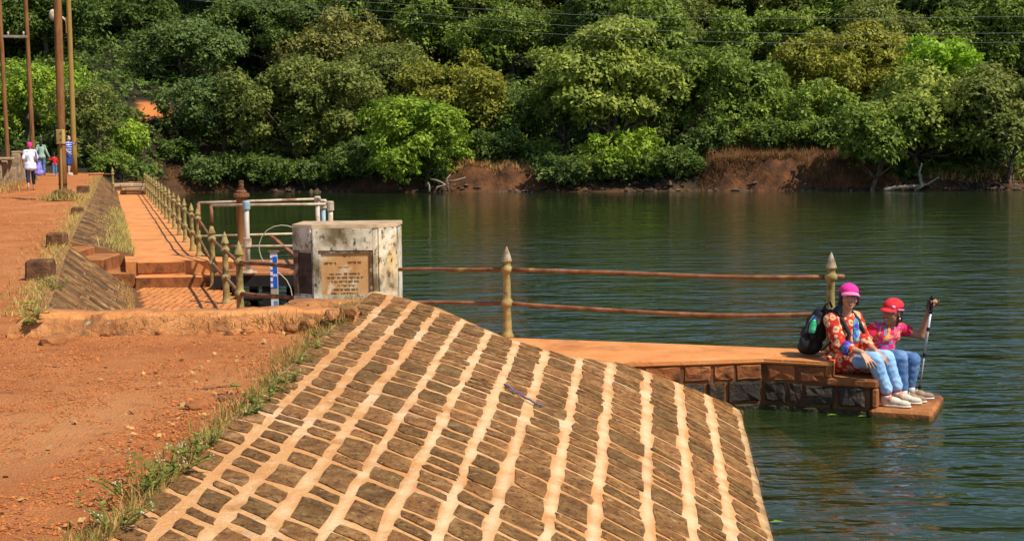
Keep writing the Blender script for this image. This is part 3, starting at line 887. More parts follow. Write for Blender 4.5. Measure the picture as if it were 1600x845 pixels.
def rail_between(o, a, b, r_=.021, sag=.0, m=None, nm='rail', n=10, wob=.006):
    a, b = Vector(a), Vector(b)
    pts = []
    s0 = R.random() * 10
    for k in range(n + 1):
        t = k / n
        p = a.lerp(b, t); p.z -= sag * 4 * t * (1 - t) + (wob * math.sin(s0 + t * 5) * math.sin(math.pi * t))
        pts.append(p)
    return MB().tube(pts, r_, 8).build(nm, m or m_rust, o, smooth=True)

# walkway row
py_ = [22.33]
for k in range(14): py_.append(py_[-1] + 2.05)
wposts = [(xpost(y), y, ZW) for y in py_]
HW = .80
rw = railing('walkway_railing', 'long row of mossy ochre railing posts with spiked tips along the raised walkway', wposts, HW)
for i in range(len(wposts) - 1):
    for hz in (.748, .378):
        a = Vector(wposts[i]) + Vector((0, 0, hz * HW)); b = Vector(wposts[i + 1]) + Vector((0, 0, hz * HW))
        rail_between(rw, a, b, .017, R.uniform(-.01, .03), m_post, n=6, wob=.012)
# end post by the steps, carrying the gauge deck pipes
lposts = [(-4.95, 21.2, ZW), (-4.47, 20.0, ZL), (-3.82, 17.85, ZL), (-3.21, 15.76, ZL)]
rl = railing('landing_railing', 'four mossy railing posts stepping down beside the paved landing to the white plinth', lposts, [.80, .98, .98, 1.0])
H_ = [.80, .98, .98, 1.0]
prs = [(wposts[0], .8, lposts[0], .8), (lposts[1], .98, lposts[2], .98), (lposts[2], .98, lposts[3], 1.0)]
for (a, ha, b, hb) in prs:
    for hz in (.748, .378):
        rail_between(rl, Vector(a) + Vector((0, 0, hz * ha)), Vector(b) + Vector((0, 0, hz * hb)), .022, .01, m_rust)
for hz, zz in ((.748, 1.03), (.378, .67)):
    rail_between(rl, Vector(lposts[3]) + Vector((0, 0, hz)), at(462, 417 if hz > .5 else 466, 14.3), .024, .0, m_rust)
    rail_between(rl, Vector(lposts[0]) + Vector((0, 0, hz * .8)), Vector(lposts[1]) + Vector((0, 0, hz * .98)), .02, .0, m_rust)
# jetty row
jp = [atz(793, 527, ZJ + .012), atz(1297, 548, ZJ + .012)]
rj = railing('jetty_railing', 'two grey tipped spiked posts joined by long sagging rusty rails along the jetty', [tuple(p) for p in jp], [.92, .92], fin_mat=m_finial)
ends = [at(622, 421, 14.2), at(640, 473, 14.0)]
for k, hz in enumerate((.748, .378)):
    a = jp[0] + Vector((0, 0, hz * .92)); b = jp[1] + Vector((0, 0, hz * .92))
    rail_between(rj, ends[k], a, .019, .0, m_rust)
    rail_between(rj, a, b, .021, .02 if hz > .5 else .05, m_rust, n=16, wob=.012)
    if hz > .5: rail_between(rj, b, b + Vector((.12, -.015, .002)), .021, 0, m_rust, n=2)
    else: rail_between(rj, b, b + Vector((.22, -.03, .0)), .019, 0, m_rust, n=2)

# gate post with rails and chain at the far end of the walkway
gp = Vector((-15.55, 51.2, ZW)); gp = atz(177, 303, ZW); 
eg = railing('end_barrier', 'single spiked post with low rails closing the far end of the walkway', [tuple(gp)], [1.0])
rail_between(eg, gp + Vector((0, 0, .38)), gp + Vector((1.5, .2, .45)), .03, 0, m_rust)
rail_between(eg, gp + Vector((0, 0, .75)), gp + Vector((-.9, 0, .72)), .025, 0, m_rust)
MB().tube([gp + Vector((.95, 0, 0)), gp + Vector((.95, 0, .85))], .018, 6).build('bar', m_rust, eg)
sp_ = thing('slab_pile', 'low pile of pale flat stones heaped at the far end of the walkway', 'stone pile', atz(203, 304, ZW))
m_slabstone = mat('pale_slab', [(.36, .24, .13), (.50, .36, .21)], 4, 8, bump=(16, .6, .03), rand=.2)
for k in range(11):
    lay = k // 4
    MB().box(sp_.location + Vector((-.25 + (k % 4) * .25 + R.uniform(-.08, .08), R.uniform(-.1, .3), .07 + lay * .14)), (R.uniform(.38, .6), .5, .12), Matrix.Rotation(R.uniform(-.3, .3), 3, 'Z') @ Matrix.Rotation(R.uniform(-.06, .06), 3, 'Y'), bev=.02).build('stone', m_slabstone, sp_)

# ---------------------------------------------------------------- sluice deck, pipes, valve, depth gauge
DY0, DY1, DZ = 19.55, 21.9, .56
dk = thing('sluice_deck', 'rusty steel deck on dark legs over the water beside the landing', 'platform', (-3.3, 20.5, 0))
for k in range(6):
    y0 = DY0 + k * (DY1 - DY0) / 6
    MB().box((-3.1, y0 + .19, DZ - .02), (2.5, .375, .04), None, bev=.006).build('deck_plate', m_deckrust, dk)
for y in (DY0 + .05, (DY0 + DY1) / 2, DY1 - .1):
    MB().box((-3.1, y, DZ - .12), (2.5, .10, .155)).build('beam', m_dark, dk)
for x in (-2.2, -2.75, -3.6, -4.2):
    for y in (DY0 + .1, DY1 - .15):
        MB().box((x, y, -.75), (.13, .13, 2.3)).build('leg', m_dark, dk)
MB().tube([(-4.2, DY0 + .08, .18), (-2.0, DY0 + .08, .16)], .03, 6).build('brace', m_dark, dk)
# small rusty gear frame on the deck
MB().box((-2.65, 20.5, DZ + .17), (.9, .10, .05)).build('gear_bar', m_rust, dk)
for x in (-2.3, -2.62, -3.05): MB().box((x, 20.5, DZ + .07), (.05, .06, .15)).build('gear_bracket', m_rust, dk)
MB().tube([(-3.75, 20.9, DZ + .45), (-3.2, 20.6, DZ + .05)], .035, 6).build('strut', m_rust, dk)
# pipe guard rail frame
pf = thing('pipe_guardrail', 'flaking pale pipe guardrail framing the sluice deck, two levels of pipes', 'guardrail', (-3.9, 19.6, DZ))
pw = at(388, 426, 19.6)
nl = at(330, 321, 20.0); nr = at(517, 319, 19.6)
fl = at(310, 317, 21.2); fr_ = at(496, 311, 21.7)
def pipe(pts, r_, m, nm='pipe', o=pf): return MB().tube(pts, r_, 8).build(nm, m, o, smooth=True)
pipe([nl, nr], .020, m_palepipe); pipe([fl, fr_], .020, m_palepipe)
pipe([at(345, 385, 19.9), at(520, 384, 19.6)], .018, m_palepipe); pipe([at(312, 369, 21.2), at(505, 364, 21.7)], .018, m_palepipe)
pipe([nl, nl + Vector((0, 0, -.30))], .028, m_rust, 'riser'); pipe([fl, fl + Vector((0, 0, -.42))], .028, m_rust, 'riser')
w0 = Vector((pw.x, 19.6, DZ)); pipe([w0, Vector((pw.x, 19.6, at(388, 322, 19.6).z))], .036, m_whitepipe, 'upright')
MB().lathe([(.13, 0), (.13, .02), (.06, .03), (.06, .05)], w0, 12).build('flange', m_palepipe, pf)
zt = at(388, 320, 19.6).z
MB().lathe([(.044, -.08), (.054, -.06), (.054, .04), (.044, .06)], (pw.x, 19.6, zt), 12).build('coupling', m_bluepaint, pf)
zt2 = at(388, 379, 19.6).z
MB().lathe([(.05, -.07), (.06, -.06), (.06, .06), (.05, .07)], (pw.x, 19.6, zt2), 12).build('coupling', m_palepipe, pf)
for (px, pt, y, m, r_) in ((496, 311, 21.7, m_whitepipe, .036), (505, 316, 20.6, m_bluepaint, .033), (516, 319, 19.6, m_palepipe, .036)):
    a = at(px, pt, y)
    pipe([a, Vector((a.x, a.y, DZ))], r_, m, 'upright')
    MB().lathe([(.042, -.10), (.054, -.09), (.054, .03), (.042, .045)], a, 12).build('coupling', m_palepipe, pf)
pipe([at(496, 311, 21.7), at(516, 319, 19.6)], .028, m_palepipe)
pipe([at(496, 364, 21.7), at(516, 384, 19.6)], .024, m_palepipe)
# valve column
vc = thing('valve_column', 'thick rusty brown valve column with a flanged head and threaded stem', 'valve', (at(380, 400, 20.8).x, 20.8, DZ))
vx = vc.location.x
zz = lambda p: at(380, p, 20.8).z
MB().lathe([(.12, 0), (.12, .03), (.085, .05), (.085, zz(309) - DZ - .02), (.10, zz(309) - DZ)], (vx, 20.8, DZ), 16).build('column', m_pole, vc, smooth=True)
MB().lathe([(.10, 0), (.125, .015), (.125, .055), (.085, .065), (.085, .10), (.06, .12)], (vx, 20.8, zz(309)), 16).build('flange', m_rust, vc)
MB().lathe([(.05, 0), (.05, .05), (.036, .055), (.042, .10), (.034, .12), (.042, .15), (.034, .17), (.04, zz(286) - zz(299))], (vx, 20.8, zz(299)), 12).build('stem', m_oldblock, vc)
for k in range(8):
    t = k * math.pi / 4
    MB().lathe([(.014, 0), (.014, .02)], (vx + .105 * math.cos(t), 20.8 + .105 * math.sin(t), zz(309) + .052), 6).build('bolt', m_rust, vc)
# loop of hose
hs = [at(px, py, 18.6) for px, py in ((458, 356), (450, 353), (440, 352), (428, 354), (417, 360), (409, 370), (405, 381), (405, 391), (408, 402), (414, 412), (424, 420), (438, 428), (448, 438), (454, 450), (457, 465), (457, 480))]
tag(MB().tube(hs, .0075, 6).build('hose', mat('pale_hose', [(.42, .38, .24)], rough=.5), smooth=True), 'thin pale hose looping up beside the white plinth', 'hose')
# depth gauge
dg = thing('depth_gauge', 'blue and white depth gauge board standing in the water by the landing', 'gauge', (at(429, 470, 15.5).x, 15.5, 0))
gx = dg.location.x; zt = at(429, 394, 15.5).z
wg = .082
MB().box((gx, 15.52, (zt - 1.5) / 2), (wg, .02, zt + 1.5), None).build('board', mat('gauge_board', [(.62, .62, .62), (.70, .70, .70)], 20, layers=[((.45, .36, .22), 7, .6, .72)], rough=.5), dg)
m_blue = mat('gauge_blue', [(.012, .07, .42), (.02, .11, .52)], 15, rough=.45)
MB().box((gx, 15.52, zt + .008), (.12, .05, .015)).build('cap_plate', m_rust, dg)
zb_ = at(429, 451, 15.5).z
MB().box((gx + wg * .18, 15.5085, (zt - .05 + zb_) / 2), (wg * .60, .003, zt - .05 - zb_), None).build('blue_band', m_blue, dg)
tk = MB()
for k in range(6):
    z_ = zt - .075 - k * .068
    tk.box((gx - wg * .30, 15.5085, z_), (wg * .36, .003, .017))
tk.build('tick_marks', m_blue, dg)
dgt = MB()
zd = at(429, 430, 15.5).z
for k, x_ in enumerate((-.010, .008, .026)):
    dgt.box((gx + x_, 15.506, zd), (.011, .003, .030)); 
dgt.build('digits', mat('gauge_white', [(.7, .7, .7)]), dg)
z2 = at(429, 470, 15.5).z
MB().box((gx + wg * .18, 15.5085, z2 - .08), (wg * .60, .003, .16), None).build('faded_band', mat('gauge_faded', [(.10, .16, .36), (.2, .26, .42)], 15), dg)
z3 = at(429, 459, 15.5).z
MB().box((gx, 15.5095, z3), (wg * .98, .0025, .13)).build('bare_patch', mat('gauge_worn', [(.36, .26, .14), (.46, .36, .2)], 15), dg)

# ---------------------------------------------------------------- memorial plinth
OB = Vector((-1.73, 14.2, .30))
ob = thing('memorial_plinth', 'whitewashed stained masonry plinth with chamfered sides and an ochre inscribed panel', 'monument', OB)
OY = 13.86
xl_, xr_ = at(489, 420, OY).x, at(589, 420, OY).x
zt = at(540, 353, OY).z
polyo = [(xl_, OY), (xr_, OY), (xr_ + .19, OY + .22), (xr_ + .20, OY + .75), (xl_ - .2, OY + .75), (xl_ - .225, OY + .15)]
MB().prism(polyo, .1, zt - .02).build('body', m_obelisk, ob)
cx = sum(p[0] for p in polyo) / 6; cy = sum(p[1] for p in polyo) / 6
rim = [((p[0] - cx) * 1.025 + cx, (p[1] - cy) * 1.025 + cy) for p in polyo]
MB().prism(rim, zt - .022, zt + .012, top_in=.015).build('coping', m_obtop, ob)
def panel_on(a, b, u0, u1, z0, z1, depth, m, name, parent, rim_w=0):
    """box lying on the wall line a-b, proud by depth"""
    a, b = Vector((*a, 0)), Vector((*b, 0)); d = (b - a).normalized(); n = Vector((d.y, -d.x, 0))
    ln = (b - a).length
    p0 = a + d * (ln * u0); p1 = a + d * (ln * u1)
    q = MB()
    V = []
    for off in (-.02, depth):
        for (p, z_) in ((p0, z0), (p1, z0), (p1, z1), (p0, z1)): V.append(p + n * off + Vector((0, 0, z_)))
    q.add(V, [(0, 3, 2, 1), (4, 5, 6, 7), (0, 1, 5, 4), (1, 2, 6, 5), (2, 3, 7, 6), (3, 0, 4, 7)])
    return q.build(name, m, parent)
fa, fb = polyo[0], polyo[1]
zpx = lambda p: at(540, p, OY).z
# raised border boards leave the inscription panel sunk
u_l, u_r = .10, .935
panel_on(fa, fb, .012, u_l - .012, .1, zt - .026, .028, m_obelisk, 'stile', ob)
panel_on(fa, fb, u_r + .012, .99, .1, zt - .026, .028, m_obelisk, 'stile', ob)
panel_on(fa, fb, u_l - .010, u_r + .010, zpx(391), zt - .027, .026, m_obelisk, 'top_rail', ob)
panel_on(fa, fb, u_l - .010, u_r + .010, .1, zpx(463), .026, m_obelisk, 'bottom_rail', ob)
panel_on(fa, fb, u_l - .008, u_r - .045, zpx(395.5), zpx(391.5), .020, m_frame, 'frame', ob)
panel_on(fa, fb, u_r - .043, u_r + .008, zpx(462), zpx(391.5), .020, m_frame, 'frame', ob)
panel_on(fa, fb, u_l - .008, u_r - .045, zpx(462.5), zpx(460.5), .018, m_obelisk, 'frame', ob)
panel_on(fa, fb, u_l - .008, u_l + .03, zpx(460.2), zpx(396), .016, m_obelisk, 'frame', ob)
pq = panel_on(fa, fb, u_l + .032, u_r - .046, zpx(460), zpx(396), .006, m_plaque, 'plaque', ob)
# worn lettering, a headline bar with stems and bowls like the script on the slab
wdp = xr_ - xl_
ins = MB()
def glyph_line(zc, u0, u1, h, fade):
    x = xl_ + wdp * u0; xe = xl_ + wdp * u1
    yf_ = OY - .0085
    while x < xe:
        nlet = R.randint(2, 5); ws = x
        for k in range(nlet):
            w = h * R.uniform(.55, .85)
            if x + w > xe: break
            if R.random() > fade:
                ins.box((x + w * .8, yf_, zc - h * .1), (h * .13, .003, h * .75))
                t = R.random()
                if t < .4: ins.tube([(x + w * .1, yf_, zc + h * .1), (x + w * .35, yf_, zc - h * .15), (x + w * .75, yf_, zc - h * .05)], h * .06, 4)
                elif t < .7: ins.tube([(x + w * .7, yf_, zc + h * .2), (x + w * .2, yf_, zc + h * .1), (x + w * .2, yf_, zc - h * .25), (x + w * .6, yf_, zc - h * .3)], h * .06, 4)
                else: ins.tube([(x + w * .15, yf_, zc + h * .25), (x + w * .25, yf_, zc - h * .1), (x + w * .7, yf_, zc - h * .35)], h * .06, 4)
                if R.random() < .3: ins.tube([(x + w * .3, yf_, zc + h * .38), (x + w * .7, yf_, zc + h * .62)], h * .06, 4)
            x += w
        if R.random() > fade * .6: ins.box(((ws + x) / 2, yf_, zc + h * .32), (x - ws, .003, h * .11))
        x += h * .55
for (py, u0, u1, h, fade) in ((400, .46, .60, .020, .2), (411, .18, .38, .026, .3), (410, .55, .78, .026, .25), (418, .40, .62, .02, .55), (427.5, .26, .74, .023, .2), (433.5, .22, .80, .023, .2), (439.5, .26, .74, .023, .25), (446, .38, .66, .02, .4), (452, .32, .72, .022, .2), (458, .28, .72, .020, .2)):
    glyph_line(zpx(py), u0, u1, h, fade)
ins.build('inscription', m_ink, ob)
for px_ in (486, 579): 
    MB().lathe([(.006, 0), (.006, .006)], (at(px_ if px_ > 500 else 496, 362, OY).x, OY - .03, zpx(362)), 6).build('fixing_hole', m_dark, ob)
# chamfered side facets: pilaster on the right, left panel darkened to paint in its shade
panel_on(polyo[1], polyo[2], .06, .94, .1, zt - .026, .016, m_obelisk, 'pilaster', ob)
panel_on(polyo[5], polyo[0], .05, .95, zpx(391), zt - .027, .02, m_obelisk, 'side_rail', ob)
panel_on(polyo[5], polyo[0], .05, .95, .1, zpx(463), .02, m_obelisk, 'side_rail', ob)
panel_on(polyo[5], polyo[0], .05, .30, zpx(462.5), zpx(391.5), .016, m_frame, 'side_frame', ob)
panel_on(polyo[5], polyo[0], .32, .93, zpx(459), zpx(395), .008, m_plaqueshade, 'side_plaque', ob)
# mortar mound at its foot
rock(at(520, 478, 13.2) + Vector((0, 0, -.06)), (.55, .22, .13), m_rubble, None, 'rubble_mound', 3, .1, 4)
tag(bpy.data.objects['rubble_mound'], 'orange mound of rubble and plaster at the foot of the white plinth', 'rubble')

# ---------------------------------------------------------------- poles on the crest
def pole(label, y, pb, pt, rb, rt, m, zb, ext=9.0, cat='pole'):
    b = at(*pb, y); t = at(*pt, y)
    d = (t - b) / (t.z - b.z)
    b = b + d * (zb - b.z)
    o = thing('utility_pole', label, cat, b)
    n = 8
    pts = [b + d * ((ext) * k / n) for k in range(n + 1)]
    MB().tube(pts, [rb + (rt - rb) * k / n for k in range(n + 1)], 12).build('shaft', m, o, smooth=True)
    return o, b, d
o1, b1, d1 = pole('thin rusty pole with a short wooden crossarm behind the stone parapet', 53, (12, 246), (0, 19), .085, .075, m_pole, .2, 10)
ca = at(8, 57.5, 53)
MB().box(ca + Vector((.12, 0, 0)), (1.5, .09, .10), Matrix.Rotation(.02, 3, 'Y'), bev=.01).build('crossarm', m_deadwood, o1)
for dx in (-.45, .0, .6): MB().lathe([(.02, 0), (.03, .03), (.045, .08), (.03, .14)], ca + Vector((.12 + dx, 0, .05)), 8).build('insulator', m_whitepipe, o1)
o2, b2, d2 = pole('tall thin rusty pole standing right behind the woman in green', 59.5, (51, 227), (40, 0), .10, .085, m_pole, .9, 10.5)
o3, b3, d3 = pole('thick rusty pole with a yellow meter box and conduit, nearest of the poles', 37.5, (99, 312), (90, 0), .112, .105, m_pole, .96, 8.5)
MB().box(at(94, 214, 37.3), (.25, .12, .40), Matrix.Rotation(-.35, 3, 'Z'), bev=.012).build('meter_box', m_yellowbox, o3)
MB().box(at(89.5, 213, 37.35), (.05, .16, .40), Matrix.Rotation(-.35, 3, 'Z')).build('box_side_plate', m_dark, o3)
MB().tube([at(94.5, 224, 37.3), at(97, 310, 37.3)], .032, 8).build('conduit', m_bamboo, o3)
for py in (288, 226):
    MB().lathe([(.125, -.012), (.125, .012)], at(98.3 if py > 250 else 96, py, 37.5), 12).build('strap', m_dark, o3)
sl = MB()
for (px, py) in ((94.5, 209), (94.5, 219)):
    sl.tube([at(px - 1.2, py + 1.6, 37.17), at(px + 1.2, py - 1.6, 37.17)], .014, 5)
sl.build('box_slots', m_black, o3)
o4, b4, d4 = pole('ochre street lamp pole with a round lamp head behind the thick rusty pole', 60, (117, 272), (107, 0), .12, .10, m_bamboo, 1.2, 9.5, 'street lamp')
pl = at(105.5, 42, 60)
MB().tube([pl, at(103, 33, 60), at(98, 28, 60), at(88, 23, 60)], .05, 8).build('lamp_arm', m_palepipe, o4)
MB().ell(at(82.5, 24, 60), (.17, .17, .26), nu=12).build('lamp_head', m_palepipe, o4, smooth=True)
MB().box(at(105, 40, 60), (.1, .1, .7)).build('arm_bracket', m_bamboo, o4)

# power lines over the lake
for k, (pts, lab) in enumerate((([(300, -14), (541, 2), (894, 23), (1050, 28.5), (1320, 30), (1600, 26), (1800, 22)], 'thin wire strung across the wooded hillside, highest of the three'),
                                ([(300, -6), (500, 10), (879, 40), (1050, 49), (1300, 54), (1600, 52), (1800, 49)], 'thin wire strung across the wooded hillside between two other wires'),
                                ([(300, 0), (500, 21), (822, 51), (1050, 64), (1330, 70), (1600, 66), (1800, 62)], 'thin wire strung across the wooded hillside, lowest of the three'))):
    P_ = [at(px, py, 46) for px, py in pts]
    fine = []
    for i in range(len(P_) - 1):
        for s in range(6): fine.append(P_[i].lerp(P_[i + 1], s / 6))
    fine.append(P_[-1])
    tag(MB().tube(fine, .0055, 5).build('power_line', m_wire), lab, 'wire', 'power lines')

# ---------------------------------------------------------------- blocks on the crest, parapet
def block(px, py0, py1, w, label, rz=.1):
    y = atz(px, py1, .86 if py1 > 340 else 1.0).y
    zb = float(zpath(y))
    b = at(px, py1, y); h = at(px, py0, y).z - b.z
    b.z = zb
    tag(MB().box(b + Vector((0, w / 2, h / 2 - .04)), (w, w, h + .08), Matrix.Rotation(rz, 3, 'Z'), bev=.025, taper=.94).build('stone_block', m_oldblock), label, 'stone block')
block(57, 406, 438, .31, 'dark squat guard stone with weeds at its foot, nearest of the guard stones', .1)
block(85, 367, 389, .29, 'dark squat guard stone behind the nearest one beside the slanted pitching', .05)
block(127, 290, 302, .38, 'small dark guard stone right of the thick rusty pole', .2)
block(118, 319, 330, .26, 'low dark stone beside the grassy foot of the thick pole', .2)
pp = thing('stone_parapet', 'old stone parapet blocks along the far left edge of the path', 'wall', (-18, 48, .95))
m_parapet = mat('lichen_stone', [(.16, .10, .055), (.30, .20, .11), (.42, .30, .18)], 4, 10, layers=[((.08, .05, .03), 3, .55, .7)], bump=(14, .8, .05), rand=.15)
for (px, py0, py1, y, w) in ((-8, 250, 298, 47, .55), (3, 251, 296, 47.6, .5), (12, 250, 294, 48.3, .40), (19, 262, 291, 49.5, .35), (28, 240, 288, 51.0, .34), (35, 243, 284, 52.5, .34), (43, 252, 280, 54.5, .4), (50, 256, 278, 57, .4), (56, 258, 276, 59, .4), (-20, 252, 302, 46, .6), (-34, 252, 305, 45, .6)):
    b = at(px, py1, y); t = at(px, py0, y)
    MB().box(((b.x), y, (b.z + t.z) / 2 - .05), (w, .5, t.z - b.z + .1), Matrix.Rotation(R.uniform(.1, .4), 3, 'Z'), bev=.04, taper=.95).build('stone', m_parapet, pp)
for (px, py, y, w) in ((-6, 249, 47, 1.0), (10, 248, 48, .55), (31, 238, 51.2, .6)):
    MB().box(at(px, py, y), (w, .6, .10), Matrix.Rotation(.3, 3, 'Z'), bev=.03).build('capstone', m_parapet, pp)

# ---------------------------------------------------------------- flat stones, leaf, cord
def flat(px, py, w, d_, h, label, m=m_slab, rz=0.2):
    p = atz(px, py, .83); p.z = float(zpath(p.y))
    o = rock(p + Vector((0, 0, h * .2)), (w / 2, d_ / 2, h), m, None, 'flat_stone', R.random() * 9, rz, 2)
    tag(o, label, 'stone')
flat(90, 532, .26, .34, .05, 'flat orange stone lying by the left end of the low wall', rz=.1)
flat(308, 631, .16, .13, .03, 'flat orange stone lying alone on the gravel beside a leafy twig', rz=.5)
flat(355, 618, .15, .10, .02, 'thin orange stone flake under the leafy twig on the gravel', rz=.9)
fl_ = atz(45, 476, .87)
lf = MB(); lf.add([fl_ + Vector((-.10, .0, .01)), fl_ + Vector((0, .03, .03)), fl_ + Vector((.12, 0, .015)), fl_ + Vector((0, -.03, .028)), fl_ + Vector((0, 0, .012))], [(0, 3, 4), (3, 2, 4), (2, 1, 4), (1, 0, 4)])
tag(lf.build('fallen_leaf', m_greenleaf), 'bright yellow green leaf lying on the earth path by the slanted pitching', 'leaf')
tw = thing('leafy_twig', 'broken green twig with leaves lying on the red gravel', 'twig', atz(347, 612, .83))
c_ = tw.location
MB().tube([c_ + Vector((-.13, 0, .02)), c_ + Vector((0, .02, .03)), c_ + Vector((.12, .05, .03))], .004, 5).build('stem', m_bark, tw)
for k in range(9):
    a = R.uniform(0, 6.3); b = c_ + Vector((R.uniform(-.08, .12), .02, .03)); dd = Vector((math.cos(a), math.sin(a), .25)); s_ = Vector((-dd.y, dd.x, 0))
    MB().add([b, b + dd * .035 + s_ * .014, b + dd * .075, b + dd * .035 - s_ * .014], [(0, 1, 2, 3)]).build('leaf', m_weed, tw, fix=False)
# purple cord on the stones
def on_slope(px, py):
    for t in np.linspace(0, 1.05, 400):
        pass
    best = None
    for y in np.arange(4, 13.5, .05):
        lo = at(px, py, y)
        t = (lo.x - xr_near(y)) / (xb(y) - xr_near(y))
        if -.05 < t < 1.3:
            e = abs(lo.z - S(t, y).z)
            if best is None or e < best[0]: best = (e, t, y)
    return S(best[1], best[2])
cp = [on_slope(px, py) + Vector((0, 0, .022 + .006 * (i % 2))) for i, (px, py) in enumerate(((788, 606), (798, 612), (806, 617), (812, 620), (820, 626), (828, 629), (836, 634), (847, 639)))]
cd = MB().tube(cp, .007, 6)
tag(cd.build('cord', mat('purple_cord', [(.06, .05, .16), (.22, .2, .36)], 60), smooth=True), 'short twisted purple cord lying across the stones of the embankment', 'cord')
# leaves floating on the lake
for (px, py, lab) in ((1300, 648, 'small yellow leaf floating under the jetty wall'), (1348, 650, 'larger yellow leaf floating by the jetty platform'), (1213, 815, 'bright green leaf floating beside the foot of the embankment')):
    p = atz(px, py, .008)
    q = MB(); q.add([p + Vector((-.045, 0, 0)), p + Vector((0, .03, .006)), p + Vector((.05, .01, .002)), p + Vector((0, -.02, .006)), p + Vector((0, .004, .002))], [(0, 3, 4), (3, 2, 4), (2, 1, 4), (1, 0, 4)])
    tag(q.build('floating_leaf', m_greenleaf), lab, 'leaf')
# ---------------------------------------------------------------- vegetation
def leafmat(name, a, b, c, tr=.36, rand=.14):
    g_ = lambda q: (q[0] * 2.15, q[1] * 1.92, q[2] * 1.5)
    return mat(name, [g_(a), g_(b), g_(c)], .9, 4, isl=.38, rand=rand, transl=tr, rough=.55, spec=.16)
L_DEEP = leafmat('deep_green_leaf', (.030, .058, .014), (.052, .088, .020), (.085, .120, .032))
L_BLUE = leafmat('cool_green_leaf', (.034, .064, .020), (.060, .098, .030), (.10, .14, .048))
L_MID = leafmat('mid_green_leaf', (.050, .088, .014), (.088, .135, .024), (.14, .185, .040))
L_OLIVE = leafmat('olive_leaf', (.046, .068, .016), (.080, .104, .026), (.130, .150, .044))
L_LIGHT = leafmat('light_green_leaf', (.070, .105, .018), (.115, .155, .032), (.18, .215, .052))
L_BRIGHT = leafmat('bright_green_leaf', (.070, .130, .012), (.115, .185, .020), (.17, .24, .034))
L_LIME = leafmat('lime_leaf', (.085, .17, .010), (.12, .22, .014), (.16, .26, .022))
L_YELLOW = leafmat('yellow_green_leaf', (.070, .090, .014), (.115, .130, .020), (.17, .175, .034))
L_TAN = leafmat('tan_green_leaf', (.066, .080, .020), (.105, .115, .034), (.165, .168, .060))

def rosettes(C, D, L0, k=6, wid=.46, droop=0.1, rng=NR):
    n = len(C)
    D = D / (np.linalg.norm(D, axis=1, keepdims=True) + 1e-9)
    ref = np.where(np.abs(D[:, 2:3]) < .9, np.array([[0, 0, 1.]]), np.array([[1., 0, 0]]))
    A = np.cross(D, ref); A /= np.linalg.norm(A, axis=1, keepdims=True)
    B = np.cross(D, A)
    az = rng.uniform(0, 2 * np.pi, (n, 1)) + np.arange(k)[None] * (2 * np.pi / k) + rng.normal(0, .35, (n, k))
    el = rng.uniform(-.45, .75, (n, k))
    rad = (A[:, None] * np.cos(az)[..., None] + B[:, None] * np.sin(az)[..., None])
    ax = rad * np.cos(el)[..., None] + D[:, None] * np.sin(el)[..., None]
    ax[..., 2] -= droop
    ax /= np.linalg.norm(ax, axis=-1, keepdims=True)
    nrm = D[:, None] + rng.normal(0, .35, (n, k, 3))
    sd = np.cross(ax, nrm); sd /= (np.linalg.norm(sd, axis=-1, keepdims=True) + 1e-9)
    ln = L0 * rng.uniform(.7, 1.3, (n, k, 1)); w = ln * wid * .5
    c = C[:, None] + rng.normal(0, L0 * .25, (n, k, 3))
    base = c + ax * ln * .08; mid = c + ax * ln * .5; tip = c + ax * ln
    V = np.stack([base, mid + sd * w, tip, mid - sd * w], 2).reshape(-1, 3)
    return V, np.arange(n * k * 4).reshape(-1, 4)

